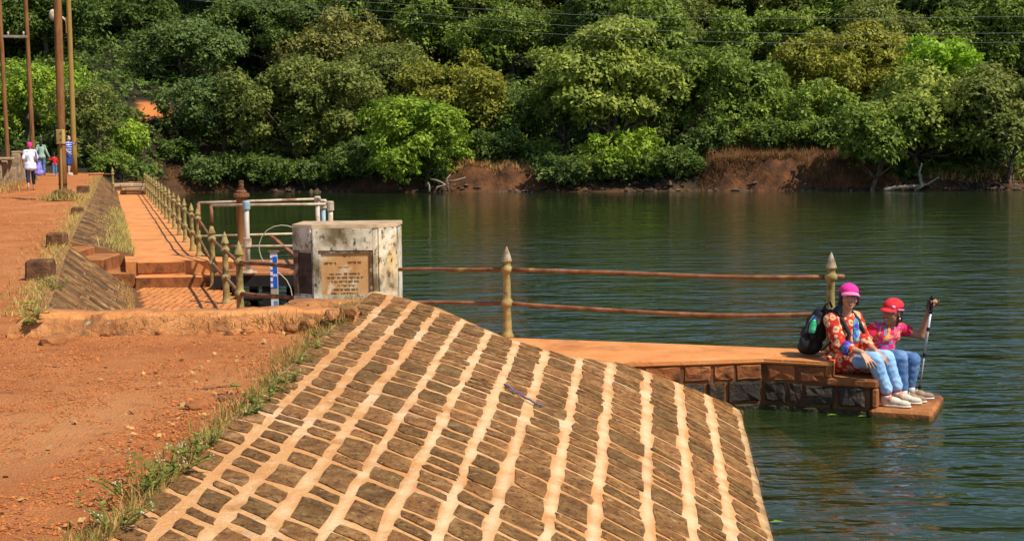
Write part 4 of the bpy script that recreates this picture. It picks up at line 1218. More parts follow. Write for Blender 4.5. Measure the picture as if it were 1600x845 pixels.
def tree_mesh(seed, H, W, base, leaf=.25, nl=26, dens=13, trunk_r=.14, lean=(0, 0), limbs=9, depth=None, lobe=1.0, curve=.25, flat_=.85, fork=.35):
    rg = np.random.default_rng(seed); rr = random.Random(seed)
    ch = H * (1 - base)
    cz = H * base + ch * .5
    rx, ry, rz_ = W * .5, (depth or W) * .5, ch * .5
    lobes = []
    for i in range(nl):
        z = 1 - 2 * (i + .5) / nl
        z = z * .92 + .06
        th = i * 2.39996 + rr.uniform(-.5, .5)
        q = math.sqrt(max(0, 1 - z * z))
        f = rr.uniform(.45, .92)
        lr = lobe * .28 * min(rx, ry, rz_ * 1.2) * rr.choice((.6, .8, 1.0, 1.25, 1.6)) * rr.uniform(.85, 1.15)
        lobes.append((np.array([lean[0] + rx * f * q * math.cos(th), lean[1] + ry * f * q * math.sin(th), cz + rz_ * f * z]), np.array([lr * 1.2, lr * 1.2, lr * flat_])))
    for i in range(nl // 4):
        lobes.append((np.array([lean[0] + rr.uniform(-.3, .3) * rx, lean[1] + rr.uniform(-.3, .3) * ry, cz + rr.uniform(-.2, .5) * rz_]), np.array([1, 1, .8]) * .34 * min(rx, rz_)))
    Cs = []; Ds = []
    for c, r_ in lobes:
        area = 12.57 * (r_[0] * r_[0] + 2 * r_[0] * r_[2]) / 3
        n = max(8, int(area * dens))
        d = rg.normal(0, 1, (n, 3)); d /= np.linalg.norm(d, axis=1, keepdims=True)
        keep = (d[:, 2] > -.25) | (rg.random(n) < .30)
        d = d[keep]; n = len(d)
        f = 1.0 - np.abs(rg.normal(0, .20, (n, 1))) + (rg.random((n, 1)) < .10) * rg.uniform(.05, .40, (n, 1))
        Cs.append(c + d * r_ * f)
        dd = d * .7 + np.array([0, 0, .45]) + rg.normal(0, .25, (n, 3))
        Ds.append(dd)
    C = np.concatenate(Cs); D = np.concatenate(Ds)
    V, Q = rosettes(C, D, leaf, 6, .50, .12, rg)
    crown = np_mesh('crown', V, Q)
    # trunk and limbs
    mb = MB()
    top = Vector((lean[0] * .8, lean[1] * .8, H * .80))
    n = 9; pts = []
    ph = rr.uniform(0, 6.3)
    for k in range(n + 1):
        t = k / n
        p = Vector((0, 0, -.5)).lerp(top, t)
        p += Vector((math.sin(t * 4 + ph) - math.sin(ph), math.cos(t * 3.3 + ph) - math.cos(ph), 0)) * curve * math.sin(math.pi * min(1, t * 1.3)) * .8
        pts.append(p)
    mb.tube(pts, [trunk_r * (1.25 if k == 0 else 1) * (1 - .8 * k / n) + .012 for k in range(n + 1)], 8)
    order = sorted(range(nl), key=lambda i: lobes[i][0][2])
    for i in order[::max(1, nl // limbs)]:
        c = Vector(lobes[i][0])
        t0 = min(.85, max(fork, (c.z / (H * .8)) * .62))
        k = int(t0 * n); a = pts[k]
        b = a.lerp(c, .55) + Vector((rr.uniform(-.2, .2), rr.uniform(-.2, .2), -.12 * (c - a).length))
        r0 = trunk_r * (1 - .75 * t0) * .55
        mb.tube([a, a.lerp(b, .5) + Vector((rr.uniform(-.08, .08), 0, .03)), b, b.lerp(c, .6) + Vector((rr.uniform(-.1, .1), rr.uniform(-.1, .1), .05)), c], [r0, r0 * .85, r0 * .65, r0 * .45, r0 * .2], 6)
    trunk = mb.mesh('trunk', smooth=True)
    return crown, trunk

def place_tree(meshes, loc, lm, label, name='tree', cat='tree', rot=0, sc_=(1, 1, 1), group=None, bark=None):
    o = thing(name, label, cat, loc, group)
    o.rotation_euler = (0, 0, rot); o.scale = sc_
    for nm, me in zip(('crown', 'trunk'), meshes):
        c = bpy.data.objects.new(nm, me); COL.objects.link(c); c.parent = o
        if not me.materials: me.materials.append(lm if nm == 'crown' else m_bark)
        c.material_slots[0].link = 'OBJECT'
        c.material_slots[0].material = lm if nm == 'crown' else (bark or m_bark)
    return o

def tz(x, y): return float(terrain(np.array([x]), np.array([y]))[0])
FRONT = [
    # px crown, top, bottom, width, Y, px trunk, leaf, label, extra
    (468, 72, 278, 270, 74.5, 470, L_OLIVE, 'huge dark olive rounded tree on the far shore, directly behind the valve column', dict(nl=46, leaf=.24, lobe=.8)),
    (345, 112, 284, 190, 76, 350, L_BLUE, 'cool deep green tree at the water edge behind the end of the railing row', dict(nl=34, lobe=.85)),
    (292, 25, 190, 190, 84, 290, L_BLUE, 'tall cool green tree above the bare orange earth patch', dict(nl=32)),
    (661, 150, 284, 176, 69.2, 665, L_BRIGHT, 'bright green dome shaped tree low over the water above pale driftwood', dict(nl=44, lobe=.75, leaf=.22, trunk_r=.10)),
    (705, 78, 236, 196, 77, 735, L_YELLOW, 'yellowish green tree with forked bare trunk behind the bright green dome shaped tree', dict(nl=24, lobe=.9, trunk_r=.2, curve=.5)),
    (595, 66, 240, 170, 80, 600, L_OLIVE, 'olive tree standing behind and left of the bright green dome shaped tree', dict(nl=28)),
    (545, 18, 150, 210, 90, 540, L_TAN, 'tan green tree high on the slope crossed by the wires', dict(nl=32)),
    (948, 6, 250, 236, 70.5, 972, L_LIGHT, 'tall loose light green tree with bare trunk and tiered leaf clusters on the far shore', dict(nl=30, lobe=.85, leaf=.30, dens=11, trunk_r=.17, curve=.35, flat_=.6, limbs=16, fork=.15)),
    (985, 205, 288, 140, 68.6, 985, L_BRIGHT, 'low bright green bush tree at the foot of the tall tiered tree', dict(nl=26, trunk_r=.08)),
    (868, 96, 205, 110, 73.5, 880, L_LIGHT, 'light green spreading tree left of the tall tiered tree', dict(nl=18, leaf=.28, flat_=.6)),
    (1118, 64, 262, 210, 72, 1120, L_MID, 'mid green spreading tree left of the grassy earth bluff', dict(nl=40, lobe=.75)),
    (1180, 6, 170, 240, 84, 1180, L_MID, 'broad mid green tree high behind the grassy earth bluff', dict(nl=40, lobe=.8)),
    (1322, 32, 205, 236, 76, 1300, L_YELLOW, 'large brownish yellow green tree behind the grassy earth bluff', dict(nl=46, lobe=.7, leaf=.24)),
    (1262, 125, 244, 200, 71, 1260, L_MID, 'low spreading mid green tree overhanging the top of the grassy earth bluff', dict(nl=32, lobe=.8, trunk_r=.12)),
    (1375, 160, 262, 125, 64.3, 1361, L_MID, 'small tree with pale bare trunk rising straight from the water edge', dict(nl=22, leaf=.25, trunk_r=.12, limbs=12, curve=.45)),
    (1460, 112, 262, 190, 66, 1434, L_LIGHT, 'tree with thick curved trunk leaning over the shore right of the bluff', dict(nl=34, leaf=.30, lobe=.8, trunk_r=.20, curve=.8)),
    (1468, 58, 135, 130, 71, 1468, L_LIME, 'vivid lime green tree glowing behind darker crowns', dict(nl=20)),
    (1562, 104, 258, 150, 64.2, 1579, L_OLIVE, 'olive tree with two slender pale trunks beside the right end of the shore', dict(nl=26, trunk_r=.11, limbs=12, curve=.6, fork=.12)),
    (1560, -10, 125, 220, 80, 1560, L_MID, 'broad green tree above the olive tree with slender pale trunks', dict(nl=34)),
    (48, 88, 250, 190, 70, 40, L_BRIGHT, 'feathery yellow green tree beyond the parapet behind the thin rusty poles', dict(nl=44, lobe=.7, leaf=.2)),
    (142, 112, 268, 120, 68, 150, L_OLIVE, 'grey olive tree beyond the end of the dam path, right of the street lamp pole', dict(nl=32, lobe=.7, leaf=.2)),
    (196, 190, 250, 80, 70, 200, L_BRIGHT, 'small bright shrub like tree under the bare orange earth patch', dict(nl=14, leaf=.22, trunk_r=.05)),
    (205, -15, 110, 190, 92, 205, L_DEEP, 'very dark tree high above the end of the dam path', dict(nl=32)),
    (75, -25, 110, 210, 86, 75, L_DEEP, 'dark tree high behind the feathery yellow green tree', dict(nl=34)),
    (800, 8, 140, 210, 90, 800, L_MID, 'mid green tree high on the slope left of the tall tiered tree', dict(nl=32)),
    (420, -12, 95, 200, 92, 420, L_DEEP, 'dark tree high on the slope above the huge olive tree', dict(nl=30)),
    (233, 92, 250, 96, 86, 233, L_DEEP, 'dark tree standing in the shaded gully left of the cool green trees', dict(nl=24)),
    (800, 150, 270, 130, 76, 800, L_DEEP, 'dark shaded tree behind the shore between the bright dome tree and the tall tiered tree', dict(nl=24)),
]
for i, (px, pt, pb, w, Yd, ptr, lm, lab, ex) in enumerate(FRONT):
    s = F / Yd
    c = at(px, pb, Yd); t = at(px, pt, Yd); tr_ = at(ptr, pb, Yd)
    g = tz(tr_.x, Yd)
    H = t.z - g
    base = max(.03, (c.z - g) / H)
    ex = dict(ex); ex.setdefault('trunk_r', .16)
    me = tree_mesh(100 + i, H, w / s * 1.04, base, lean=(c.x - tr_.x, 0), depth=min(w / s, 6.5), **ex)
    place_tree(me, (tr_.x, Yd, g), lm, lab)
# second stems of the two slender-trunk trees, joined to their own tree
# trees filling the hillside behind, all alike from here
VAR = [tree_mesh(300 + k, 7.2 + k % 3 * .8, 6.4, .16, nl=30, lobe=.85, leaf=.27, dens=11) for k in range(6)]
MATS = [L_DEEP, L_DEEP, L_MID, L_BLUE, L_OLIVE, L_MID, L_DEEP, L_TAN, L_OLIVE]
nbg = 0
rb = random.Random(5)
for d in (5.5, 9, 13, 17, 21, 25, 30, 36, 42, 48, 54):
    xcur = -.5 * 1700 / F * (66 + d)
    while xcur < .5 * 1720 / F * (66 + d):
        x = xcur + rb.uniform(-1.2, 1.2); y = float(ys(x)) + d + rb.uniform(-1.8, 1.8)
        xcur += 4.6 + .02 * d
        if x < -14.5 and x > -21 and y < 74: continue
        if x < -20 and y < 74: continue
        g = tz(x, y); k = rb.randrange(6)
        bpx, bw, bt, bb = 800 + F * x / y, F * 2.6 / y, 226 - F * (g + 7.4 - CZ) / y, 226 - F * (g + 1.6 - CZ) / y
        if any(abs(bpx - q_[0]) < q_[3] * .38 + bw and bt < q_[2] - .25 * (q_[2] - q_[1]) and bb > q_[1] + .08 * (q_[2] - q_[1]) and q_[4] > y - 1 for q_ in FRONT): continue
        if 206 < bpx < 272 and bb > 165 and bt < 190 and y < 84: continue
        pyb = 225 - F * (g + 1 - CZ) / y
        if pyb < -6: continue
        sc_ = rb.uniform(.85, 1.2)
        _m = MATS[rb.randrange(len(MATS))]; _nm = {'deep_green_leaf': 'deep green', 'mid_green_leaf': 'mid green', 'cool_green_leaf': 'bluish green', 'olive_leaf': 'olive', 'tan_green_leaf': 'tan green'}[_m.name]
        place_tree(VAR[k], (x, y, g - .2), _m, f'{_nm} leafy tree packed among others in the forest on the far hillside', rot=rb.uniform(0, 6.3), sc_=(sc_, sc_, sc_ * rb.uniform(.9, 1.1)), group=f'{_nm} trees packed on the far hillside')
        nbg += 1
print('background trees', nbg)
# undergrowth along the shore
SHV = [tree_mesh(400 + k, 1.9, 2.6, .02, nl=16, lobe=1.0, leaf=.20, dens=16, trunk_r=.04, limbs=5) for k in range(3)]
ns = 0
for k in range(78):
    x = -21 + 51 * k / 77 + rb.uniform(-.4, .4)
    if 9.3 < x < 18.2: dd = rb.uniform(3.2, 4.5)
    elif -4 < x < 2.5: dd = rb.uniform(2.6, 4)
    else: dd = rb.uniform(.5, 2.0)
    if x < -16.5: dd = rb.uniform(2.5, 14)
    if x > 17.6: dd = rb.uniform(3.2, 5.0)
    y = float(ys(x)) + dd
    if 198 < 800 + F * x / y < 285: continue
    sc_ = rb.uniform(.65, 1.15)
    place_tree(SHV[k % 3], (x, y, tz(x, y) - .1), (L_DEEP, L_DEEP, L_MID, L_BLUE)[k % 4], ('deep green', 'deep green', 'mid green', 'bluish green')[k % 4] + ' leafy shrub in the undergrowth along the far shore', 'shrub', 'shrub', rb.uniform(0, 6), (sc_, sc_, sc_ * rb.uniform(.7, 1.1)), ('deep green', 'deep green', 'mid green', 'bluish green')[k % 4] + ' shrubs along the far shore')

# low leafy ground cover all over the forest floor
_n = 26000
_gx = NR.uniform(-34, 36, _n); _gd = 1.0 + 52 * NR.random(_n) ** 1.3; _gy = ys(_gx) + _gd
_ok = ~((_gx > 9.2) & (_gx < 18.6) & (_gd < 3.6)) & ~((_gx > -4) & (_gx < 2.8) & (_gd < 2.2)) & ~(np.hypot((_gx - PATCH[0]) / 1.3, (_gy - PATCH[1]) / 2.2) < 1.0) & ~(np.hypot((_gx + 17.2) / 1.9, (_gy - 74.5) / 4.5) < 1.0) & ~((_gx < -15.5) & (_gy < 67))
_gx, _gy = _gx[_ok], _gy[_ok]
_gc = np.stack([_gx, _gy, terrain(_gx, _gy) + NR.uniform(.0, .55, len(_gx))], -1)
_gv, _gq = rosettes(_gc, NR.normal(0, .5, (len(_gx), 3)) + np.array([0, -.2, 1.]), .34, 6, .42, .05)
tag(link('undergrowth', np_mesh('undergrowth', _gv, _gq), L_DEEP), kind='stuff')

# grass: blades as stuff
def blades(name, P0, h, m, w=.012, spread=.5, parent=None, kind='stuff', rng=NR, nseg=2):
    n = len(P0)
    P0 = np.asarray(P0)
    hh = (h * rng.uniform(.5, 1.25, (n, 1)))
    az = rng.uniform(0, 2 * np.pi, n); tl = np.abs(rng.normal(0, spread, n))
    dr = np.stack([np.cos(az) * np.sin(tl), np.sin(az) * np.sin(tl), np.cos(tl)], -1)
    a2 = rng.uniform(0, 2 * np.pi, n)
    sd = np.stack([np.cos(a2), np.sin(a2), np.zeros(n)], -1) * (w if np.isscalar(w) else w[:, None])
    mid = P0 + dr * hh * .55; tip = P0 + dr * hh + np.stack([np.cos(az), np.sin(az), -.3 * np.ones(n)], -1) * hh * (.25 * tl[:, None] + .08)
    V = np.stack([P0 - sd, P0 + sd, mid + sd * .7, tip, mid - sd * .7], 1).reshape(-1, 3)
    Q = (np.array([[0, 1, 2, 4]])[None] + (np.arange(n) * 5)[:, None, None]).reshape(-1, 4)
    T = (np.array([[4, 2, 3, 3]])[None] + (np.arange(n) * 5)[:, None, None]).reshape(-1, 4)
    me = bpy.data.meshes.new(name)
    me.from_pydata(V.tolist(), [], Q.tolist() + [t[:3] for t in T.tolist()]); me.update()
    o = link(name, me, m, parent)
    if kind: tag(o, kind=kind)
    return o
def scatter(fx, n):
    return np.array([fx() for _ in range(n)])
def ridge_pt():
    while True:
        y = R.uniform(4.6, 13.4)
        dn = .25 + .75 * (mnoise.noise(Vector((y * 1.1, 4, 0))) + .35)
        if 9.6 < y: dn = .8
        if R.random() < dn: break
    x = xr_near(y) - abs(R.gauss(.03, .085 if y < 9 else .14)) - .0
    return (x, y, float(zpath(y)) - .01)
blades('dry_grass', scatter(ridge_pt, 5200), .10, m_drygrass, .0032, .75)
blades('green_grass', scatter(ridge_pt, 2600), .085, m_weed, .004, .7)
def wall_pt():
    u = R.random(); bx = -3.3 + 1.9 * R.random() ** .8
    return (bx, 11.30 + .16 * max(0, (bx + 2.6)) + R.gauss(0, .05), float(zpath(11.3)) + R.uniform(-.01, .12))
blades('dry_grass', scatter(wall_pt, 900), .10, m_drygrass, .004, .8)
def pitch_pt():
    y = 21.6 + 14 * R.random() ** 1.5; u = 1 - abs(R.gauss(0, .25)); u = min(max(u, .1), 1)
    return (xr_far(y) + (xwl(y) - xr_far(y)) * u, y, zpath(y) + (ZW - zpath(y)) * u)
blades('dry_grass', scatter(pitch_pt, 2400), .15, m_yellowgrass, .007, .6)
def pitch2_pt():
    y = 12.4 + 7.6 * R.random(); u = 1 - abs(R.gauss(0, .10)) if R.random() < .6 else abs(R.gauss(0, .06)) - .12
    tx = -4.25 - .3 * (y - 12.1); bx = -3.3 - .306 * (y - 12.1); u = min(u, 1.05)
    return (tx + (bx - tx) * u, y, (zpath(y) + (ZL - zpath(y)) * max(0, u)))
blades('dry_grass', scatter(pitch2_pt, 2600), .10, m_drygrass, .005, .7)
def crest_pt():
    y = 12.5 + 44 * R.random() ** 1.4
    x = (-4.25 - .3 * (y - 12.1) if y < 20.4 else xr_far(y)) - abs(R.gauss(.04, .22))
    return (x, y, zpath(y))
blades('dry_grass', scatter(crest_pt, 5200), .10, m_yellowgrass, .006, .85)
def parap_pt():
    y = R.uniform(43, 60); return (xr_far(y) - 3.35 + abs(R.gauss(0, .35)), y, float(zpath(y)))
blades('dry_grass', scatter(parap_pt, 1800), .22, m_drygrass, .014, .6)
def bluff_pt():
    x = R.uniform(9.5, 18.8); d = R.uniform(.30, 4.0) if R.random() < .55 else R.uniform(.25, .9); y = float(ys(x)) + d
    return (x, y, tz(x, y) - .02)
blades('russet_grass', scatter(bluff_pt, 9500), .36, m_redgrass, .013, .9)
def bluff2_pt():
    x = R.uniform(-3.6, 3.0); d = R.uniform(1.0, 3.0); y = float(ys(x)) + d
    return (x, y, tz(x, y) - .02)
blades('russet_grass', scatter(bluff2_pt, 2600), .35, m_drygrass, .018, .5)
def bluff3_pt():
    x = R.uniform(20, 26); d = R.uniform(.8, 4.0); y = float(ys(x)) + d
    return (x, y, tz(x, y) - .02)
blades('dry_grass', scatter(bluff3_pt, 2600), .5, m_drygrass, .02, .5)
def cut_pt():
    x = R.uniform(-20, -12.5); y = R.uniform(72, 77.5) if x > -18 else R.uniform(66, 77)
    return (x, y, tz(x, y) - .02)
blades('brown_brush', scatter(cut_pt, 6500), .34, m_brush, .016, .7)

# weeds, each a plant with stem, leaves and flowerheads
def weed(px, py, h, n, flowers, label, group=None, zoff=0, y=None, spread=.10, leafs=.035):
    p = atz(px, py, .84) if y is None else at(px, py, y)
    p.z = float(zpath(p.y)) + zoff
    o = thing('weed', label, 'weed', p, group)
    st = MB(); lv = MB(); fw = MB()
    for k in range(n):
        a = R.uniform(0, 6.3); rr_ = R.uniform(.2, 1) * spread
        q0 = p + Vector((math.cos(a), math.sin(a), 0)) * rr_ * .35
        q2 = p + Vector((math.cos(a) * rr_ * 1.4, math.sin(a) * rr_ * 1.4, h * R.uniform(.6, 1.1)))
        q1 = q0.lerp(q2, .5) + Vector((0, 0, h * .1))
        st.tube([q0, q1, q2], [.003, .0025, .0015], 4)
        for j in range(7):
            t = R.uniform(.15, .95); b = q0.lerp(q1, t * 2) if t < .5 else q1.lerp(q2, t * 2 - 1)
            aa = R.uniform(0, 6.3); d_ = Vector((math.cos(aa), math.sin(aa), R.uniform(-.1, .6))); s_ = Vector((-math.sin(aa), math.cos(aa), R.uniform(-.3, .3))) * leafs * .32
            l_ = leafs * R.uniform(.7, 1.4)
            lv.add([b, b + d_ * l_ * .5 + s_, b + d_ * l_, b + d_ * l_ * .5 - s_], [(0, 1, 2, 3)])
        if R.random() < flowers:
            for j in range(R.randint(2, 4)):
                c = q2 + Vector((R.gauss(0, .012), R.gauss(0, .012), R.gauss(.0, .01)))
                fw.ell(c, R.uniform(.003, .0055), nu=5, nv=3)
    st.build('stem', m_weed, o, fix=False)
    lv.build('foliage', m_weed, o, fix=False)
    if fw.v: tag(fw.build('flowerheads', m_flower, o), kind='stuff')
    return o
weed(212, 765, .17, 15, .55, 'tall weed with pale flowerheads at the embankment ridge, nearest to the viewer', spread=.2)
weed(175, 812, .12, 10, .5, 'weed sprawling over the embankment edge below the tallest flowering weed', spread=.18)
weed(255, 735, .13, 12, .45, 'weed with pale flowerheads just above the tallest flowering weed on the ridge', spread=.18)
for k, (px, py, h) in enumerate(((295, 712, .10), (320, 690, .09), (385, 645, .10), (405, 630, .12), (428, 612, .13), (440, 598, .10), (470, 570, .11), (490, 548, .10), (506, 530, .12), (525, 512, .12))):
    weed(px, py, h, 9, .25 if k < 6 else .1, 'small green weed along the grassy ridge of the embankment', 'weeds along the embankment ridge', spread=.11)
weed(47, 520, .22, 14, .1, 'leafy green plant at the left end of the low wall', spread=.13, leafs=.075)
weed(440, 512, .10, 7, .0, 'small green plant growing at the foot of the low wall', spread=.08, leafs=.05)
weed(70, 448, .10, 8, 0, 'green weed at the foot of the nearest dark guard stone', spread=.10, leafs=.05)
weed(130, 488, .08, 6, 0, 'tiny green plant at the bottom of the slanted pitching', spread=.08, leafs=.05, y=12.0)
weed(78, 458, .14, 12, .9, 'pale dry weed along the crest beside the slanted pitching', spread=.22)
# grassy mound at the foot of the thick pole
gm = rock(Vector((b3.x + .05, b3.y - .1, .98)), (.34, .34, .28), m_oldblock, None, 'grassy_mound', 4, 0, 3)
tag(gm, 'dark mossy mound round the foot of the thick pole', 'mound')
def mound_pt():
    a = R.uniform(0, 6.3); r_ = abs(R.gauss(.25, .18)); return (b3.x + .05 + math.cos(a) * r_, b3.y - .15 + math.sin(a) * r_, .98 + max(0, .18 - r_ * .4))
blades('dry_grass', scatter(mound_pt, 1100), .20, m_yellowgrass, .010, .6)

# dry leaves blown along the path edge
_nl = 260
_ly = 5.0 + 8 * NR.random(_nl); _lx = np.array([xr_near(v) for v in _ly]) - .1 - np.abs(NR.normal(0, .55, _nl))
_lc = np.stack([_lx, _ly, zpath(_ly) + .022 * vnoise(_lx * 1.5, _ly * 1.5, 21, 4) + .014], -1)
_lv, _lq = rosettes(_lc, NR.normal(0, .25, (_nl, 3)) + np.array([0, 0, 1.]), .045, 1, .55, .0)
tag(link('leaf_litter', np_mesh('leaf_litter', _lv, _lq), mat('dry_leaf', [(.30, .17, .05), (.42, .28, .10)], 3, isl=.4)), kind='stuff')

# shore stones, driftwood
def shore_rocks(n):
    x = NR.uniform(-16, 27, n); x = np.where(NR.random(n) < .45, NR.uniform(11, 26, n), x)
    d = NR.uniform(-.1, 1.3, n); y = ys(x) + d
    z_ = terrain(x, y); k_ = z_ < .42
    x, y, z_ = x[k_], y[k_], z_[k_]
    idx = NR.integers(0, len(x), n)
    return x[idx] + NR.normal(0, .05, n), y[idx], np.maximum(z_[idx], -.05) + .02
sr = pebbles('shore_rubble', 1700, shore_rocks, lambda n, y: np.clip(NR.lognormal(-2.5, .5, n), .03, .28), m_bankrock); tag(sr, kind='stuff')
def driftwood(label, runs, Yd, r0):
    o = thing('driftwood', label, 'driftwood', at(*runs[0][0], Yd))
    for i, run in enumerate(runs):
        MB().tube([at(px, py, Yd - .1 * i) + Vector((0, R.uniform(-.1, .1), 0)) for px, py in run], [r0 * (1 - .7 * k / (len(run) - 1)) for k in range(len(run))], 6).build('branch', m_deadwood, o, smooth=True)
driftwood('pale bare driftwood branches sticking out of the water under the bright dome shaped tree', [[(699, 300), (700, 288), (698, 279), (704, 273)], [(699, 292), (690, 285), (680, 281), (672, 280)], [(680, 298), (684, 292), (693, 290), (712, 288)], [(700, 284), (712, 282), (728, 277)], [(671, 300), (671, 290), (669, 285)]], 67.0, .06)
driftwood('pale fallen trunk lying at the water edge right of the grassy bluff', [[(1382, 298), (1400, 293), (1428, 291), (1450, 288), (1466, 277)], [(1430, 297), (1440, 290), (1436, 270), (1441, 255)]], 64.0, .12)
# ---------------------------------------------------------------- people
_ptx = {}
def remesh(mb, voxel, name, off, smooth=4, folds=None, fac=.5):
    me0 = mb.mesh('tmp')
    ob_ = bpy.data.objects.new('tmp', me0); COL.objects.link(ob_)
    rm = ob_.modifiers.new('r', 'REMESH'); rm.mode = 'VOXEL'; rm.voxel_size = voxel; rm.adaptivity = 0
    if smooth:
        sm = ob_.modifiers.new('s', 'SMOOTH'); sm.iterations = smooth; sm.factor = fac
    dg_ = bpy.context.evaluated_depsgraph_get()
    ev = ob_.evaluated_get(dg_)
    me = bpy.data.meshes.new_from_object(ev)
    bpy.data.objects.remove(ob_); bpy.data.meshes.remove(me0)
    me.name = name
    n = len(me.vertices)
    co = np.empty(n * 3, np.float32); me.vertices.foreach_get('co', co); co = co.reshape(-1, 3)
    if folds:
        amp_, fr, st = folds
        no = np.empty(n * 3, np.float32); me.vertices.foreach_get('normal', no); no = no.reshape(-1, 3)
        q = co * np.array(st) * fr
        w = np.sin(q[:, 0] * 3 + 2 * np.sin(q[:, 2] * 1.3) + q[:, 1]) + np.sin(q[:, 2] * 3.1 + 1.7 * np.sin(q[:, 0] * 1.9 + 1) + q[:, 1] * 2) + .6 * np.sin(q[:, 1] * 4.3 + q[:, 2] * 2.3)
        co = co + no * (amp_ * w / 2.6)[:, None]
    co = co - np.array(off)
    me.vertices.foreach_set('co', co.astype(np.float32).ravel())
    me.polygons.foreach_set('use_smooth', np.ones(len(me.polygons), bool))
    me.materials.clear()
    me.update()
    return me

def frame(fwd, up=(0, 0, 1)):
    f = Vector(fwd).normalized(); u = Vector(up); r = f.cross(u).normalized(); u = r.cross(f).normalized()
    return f, r, u
def hm(f, r, u): return Matrix((r, f, u)).transposed()

def head(mb, c, f, r, u, s=1.0):
    Rm = hm(f, r, u); c = Vector(c)
    P_ = lambda a, b, h: c + (r * a + f * b + u * h) * s
    E_ = lambda p, rad: mb.ell(p, [x * s for x in rad], Rm, 18, 12)
    E_(P_(0, -.012, .028), (.073, .090, .084))
    E_(P_(0, .022, -.030), (.060, .066, .080))
    E_(P_(0, .040, -.062), (.042, .046, .046))
    E_(P_(0, .066, -.092), (.024, .022, .020))
    for sx in (-1, 1):
        E_(P_(.034 * sx, .060, -.030), (.027, .026, .026))
        E_(P_(.074 * sx, -.005, -.010), (.010, .020, .032))
        E_(P_(.030 * sx, .074, .020), (.026, .014, .010))
    mb.tube([P_(0, .078, .020), P_(0, .094, -.008), P_(0, .106, -.026)], [.008 * s, .010 * s, .013 * s], 10)
    E_(P_(0, .098, -.028), (.016, .014, .010))
    E_(P_(0, .083, -.060), (.024, .013, .014))

def face(o, c, f, r, u, s, m_lip, smile=True):
    c = Vector(c); Rm = hm(f, r, u)
    P_ = lambda a, b, h: c + (r * a + f * b + u * h) * s
    for sx in (-1, 1):
        e = MB().ell(P_(.030 * sx, .077, .004), (.0135 * s, .010 * s, .0075 * s), Rm, 10, 6).build('eye', m_eye, o, smooth=True)
        MB().ell(P_(.030 * sx, .0845, .003), (.0065 * s, .004 * s, .0068 * s), Rm, 8, 5).build('iris', m_black, e, smooth=True)
        MB().tube([P_(.016 * sx, .091, .023), P_(.030 * sx, .090, .029), P_(.046 * sx, .076, .022)], [.003 * s, .0042 * s, .002 * s], 6).build('eyebrow', m_hair, o)
        MB().tube([P_(.018 * sx, .085, .009), P_(.030 * sx, .0885, .0125), P_(.043 * sx, .080, .008)], .0022 * s, 5).build('eyelashes', m_hair, o)
    k = .006 if smile else .0
    up_ = MB().tube([P_(-.029, .078, -.052 + k), P_(-.014, .094, -.0545), P_(0, .0975, -.0535), P_(.014, .094, -.0545), P_(.029, .078, -.052 + k)], [.002 * s, .0042 * s, .0045 * s, .0042 * s, .002 * s], 6)
    up_.tube([P_(-.029, .078, -.052 + k), P_(-.015, .092, -.069), P_(0, .095, -.0715), P_(.015, .092, -.069), P_(.029, .078, -.052 + k)], [.002 * s, .0046 * s, .0054 * s, .0046 * s, .002 * s], 6)
    up_.build('lips', m_lip, o, smooth=True)
    if smile: MB().tube([P_(-.021, .085, -.057), P_(0, .0935, -.0615), P_(.021, .085, -.057)], [.0035 * s, .006 * s, .0035 * s], 6).build('teeth', m_eye, o, smooth=True)

def hand(mb, w, d, back, s=1.0, curl=(.25, .25, .3, .35), thumb=1, spread=.12, tcurl=.3):
    """palm from wrist w towards d; back = direction the back of the hand faces; thumb on side = back x d * thumb"""
    w = Vector(w); d = Vector(d).normalized(); b = Vector(back); b = (b - d * b.dot(d)).normalized()
    sd = b.cross(d).normalized() * thumb
    for k, off in enumerate((.030, .010, -.010, -.028)):
        kn = w + (d * (.082 - abs(k - 1.2) * .004) + sd * off) * s
        mb.cap(w + (sd * off * .55 + d * .012) * s, .0135 * s, kn, .0105 * s, 8)
        ln = (.041, .046, .042, .033)[k]
        a = -.06; p = kn; r0 = .0092 - .0006 * (k == 3)
        dd0 = (d + sd * spread * (1 - k * .66)).normalized()
        for j, fr in enumerate((1, .68, .55)):
            a += curl[k] * (1, 1.15, .8)[j]
            dd = dd0 * math.cos(a) - b * math.sin(a)
            p2 = p + dd * ln * fr * s
            mb.cap(p, (r0 - .0008 * j) * s, p2, (r0 - .0008 * (j + 1)) * s, 8)
            p = p2
    t0 = w + (d * .022 + sd * .026 - b * .006) * s
    t1 = t0 + (d * .030 + sd * .024 - b * .010 * (1 + tcurl)) * s
    t2 = t1 + (d * .030 + sd * (.010 - .012 * tcurl) - b * .018 * tcurl * 2) * s
    t3 = t2 + (d * .022 + sd * (.002 - .014 * tcurl) - b * .014 * tcurl * 2) * s
    mb.cap(t0, .014 * s, t1, .0115 * s, 8); mb.cap(t1, .0112 * s, t2, .0100 * s, 8); mb.cap(t2, .0098 * s, t3, .0085 * s, 8)

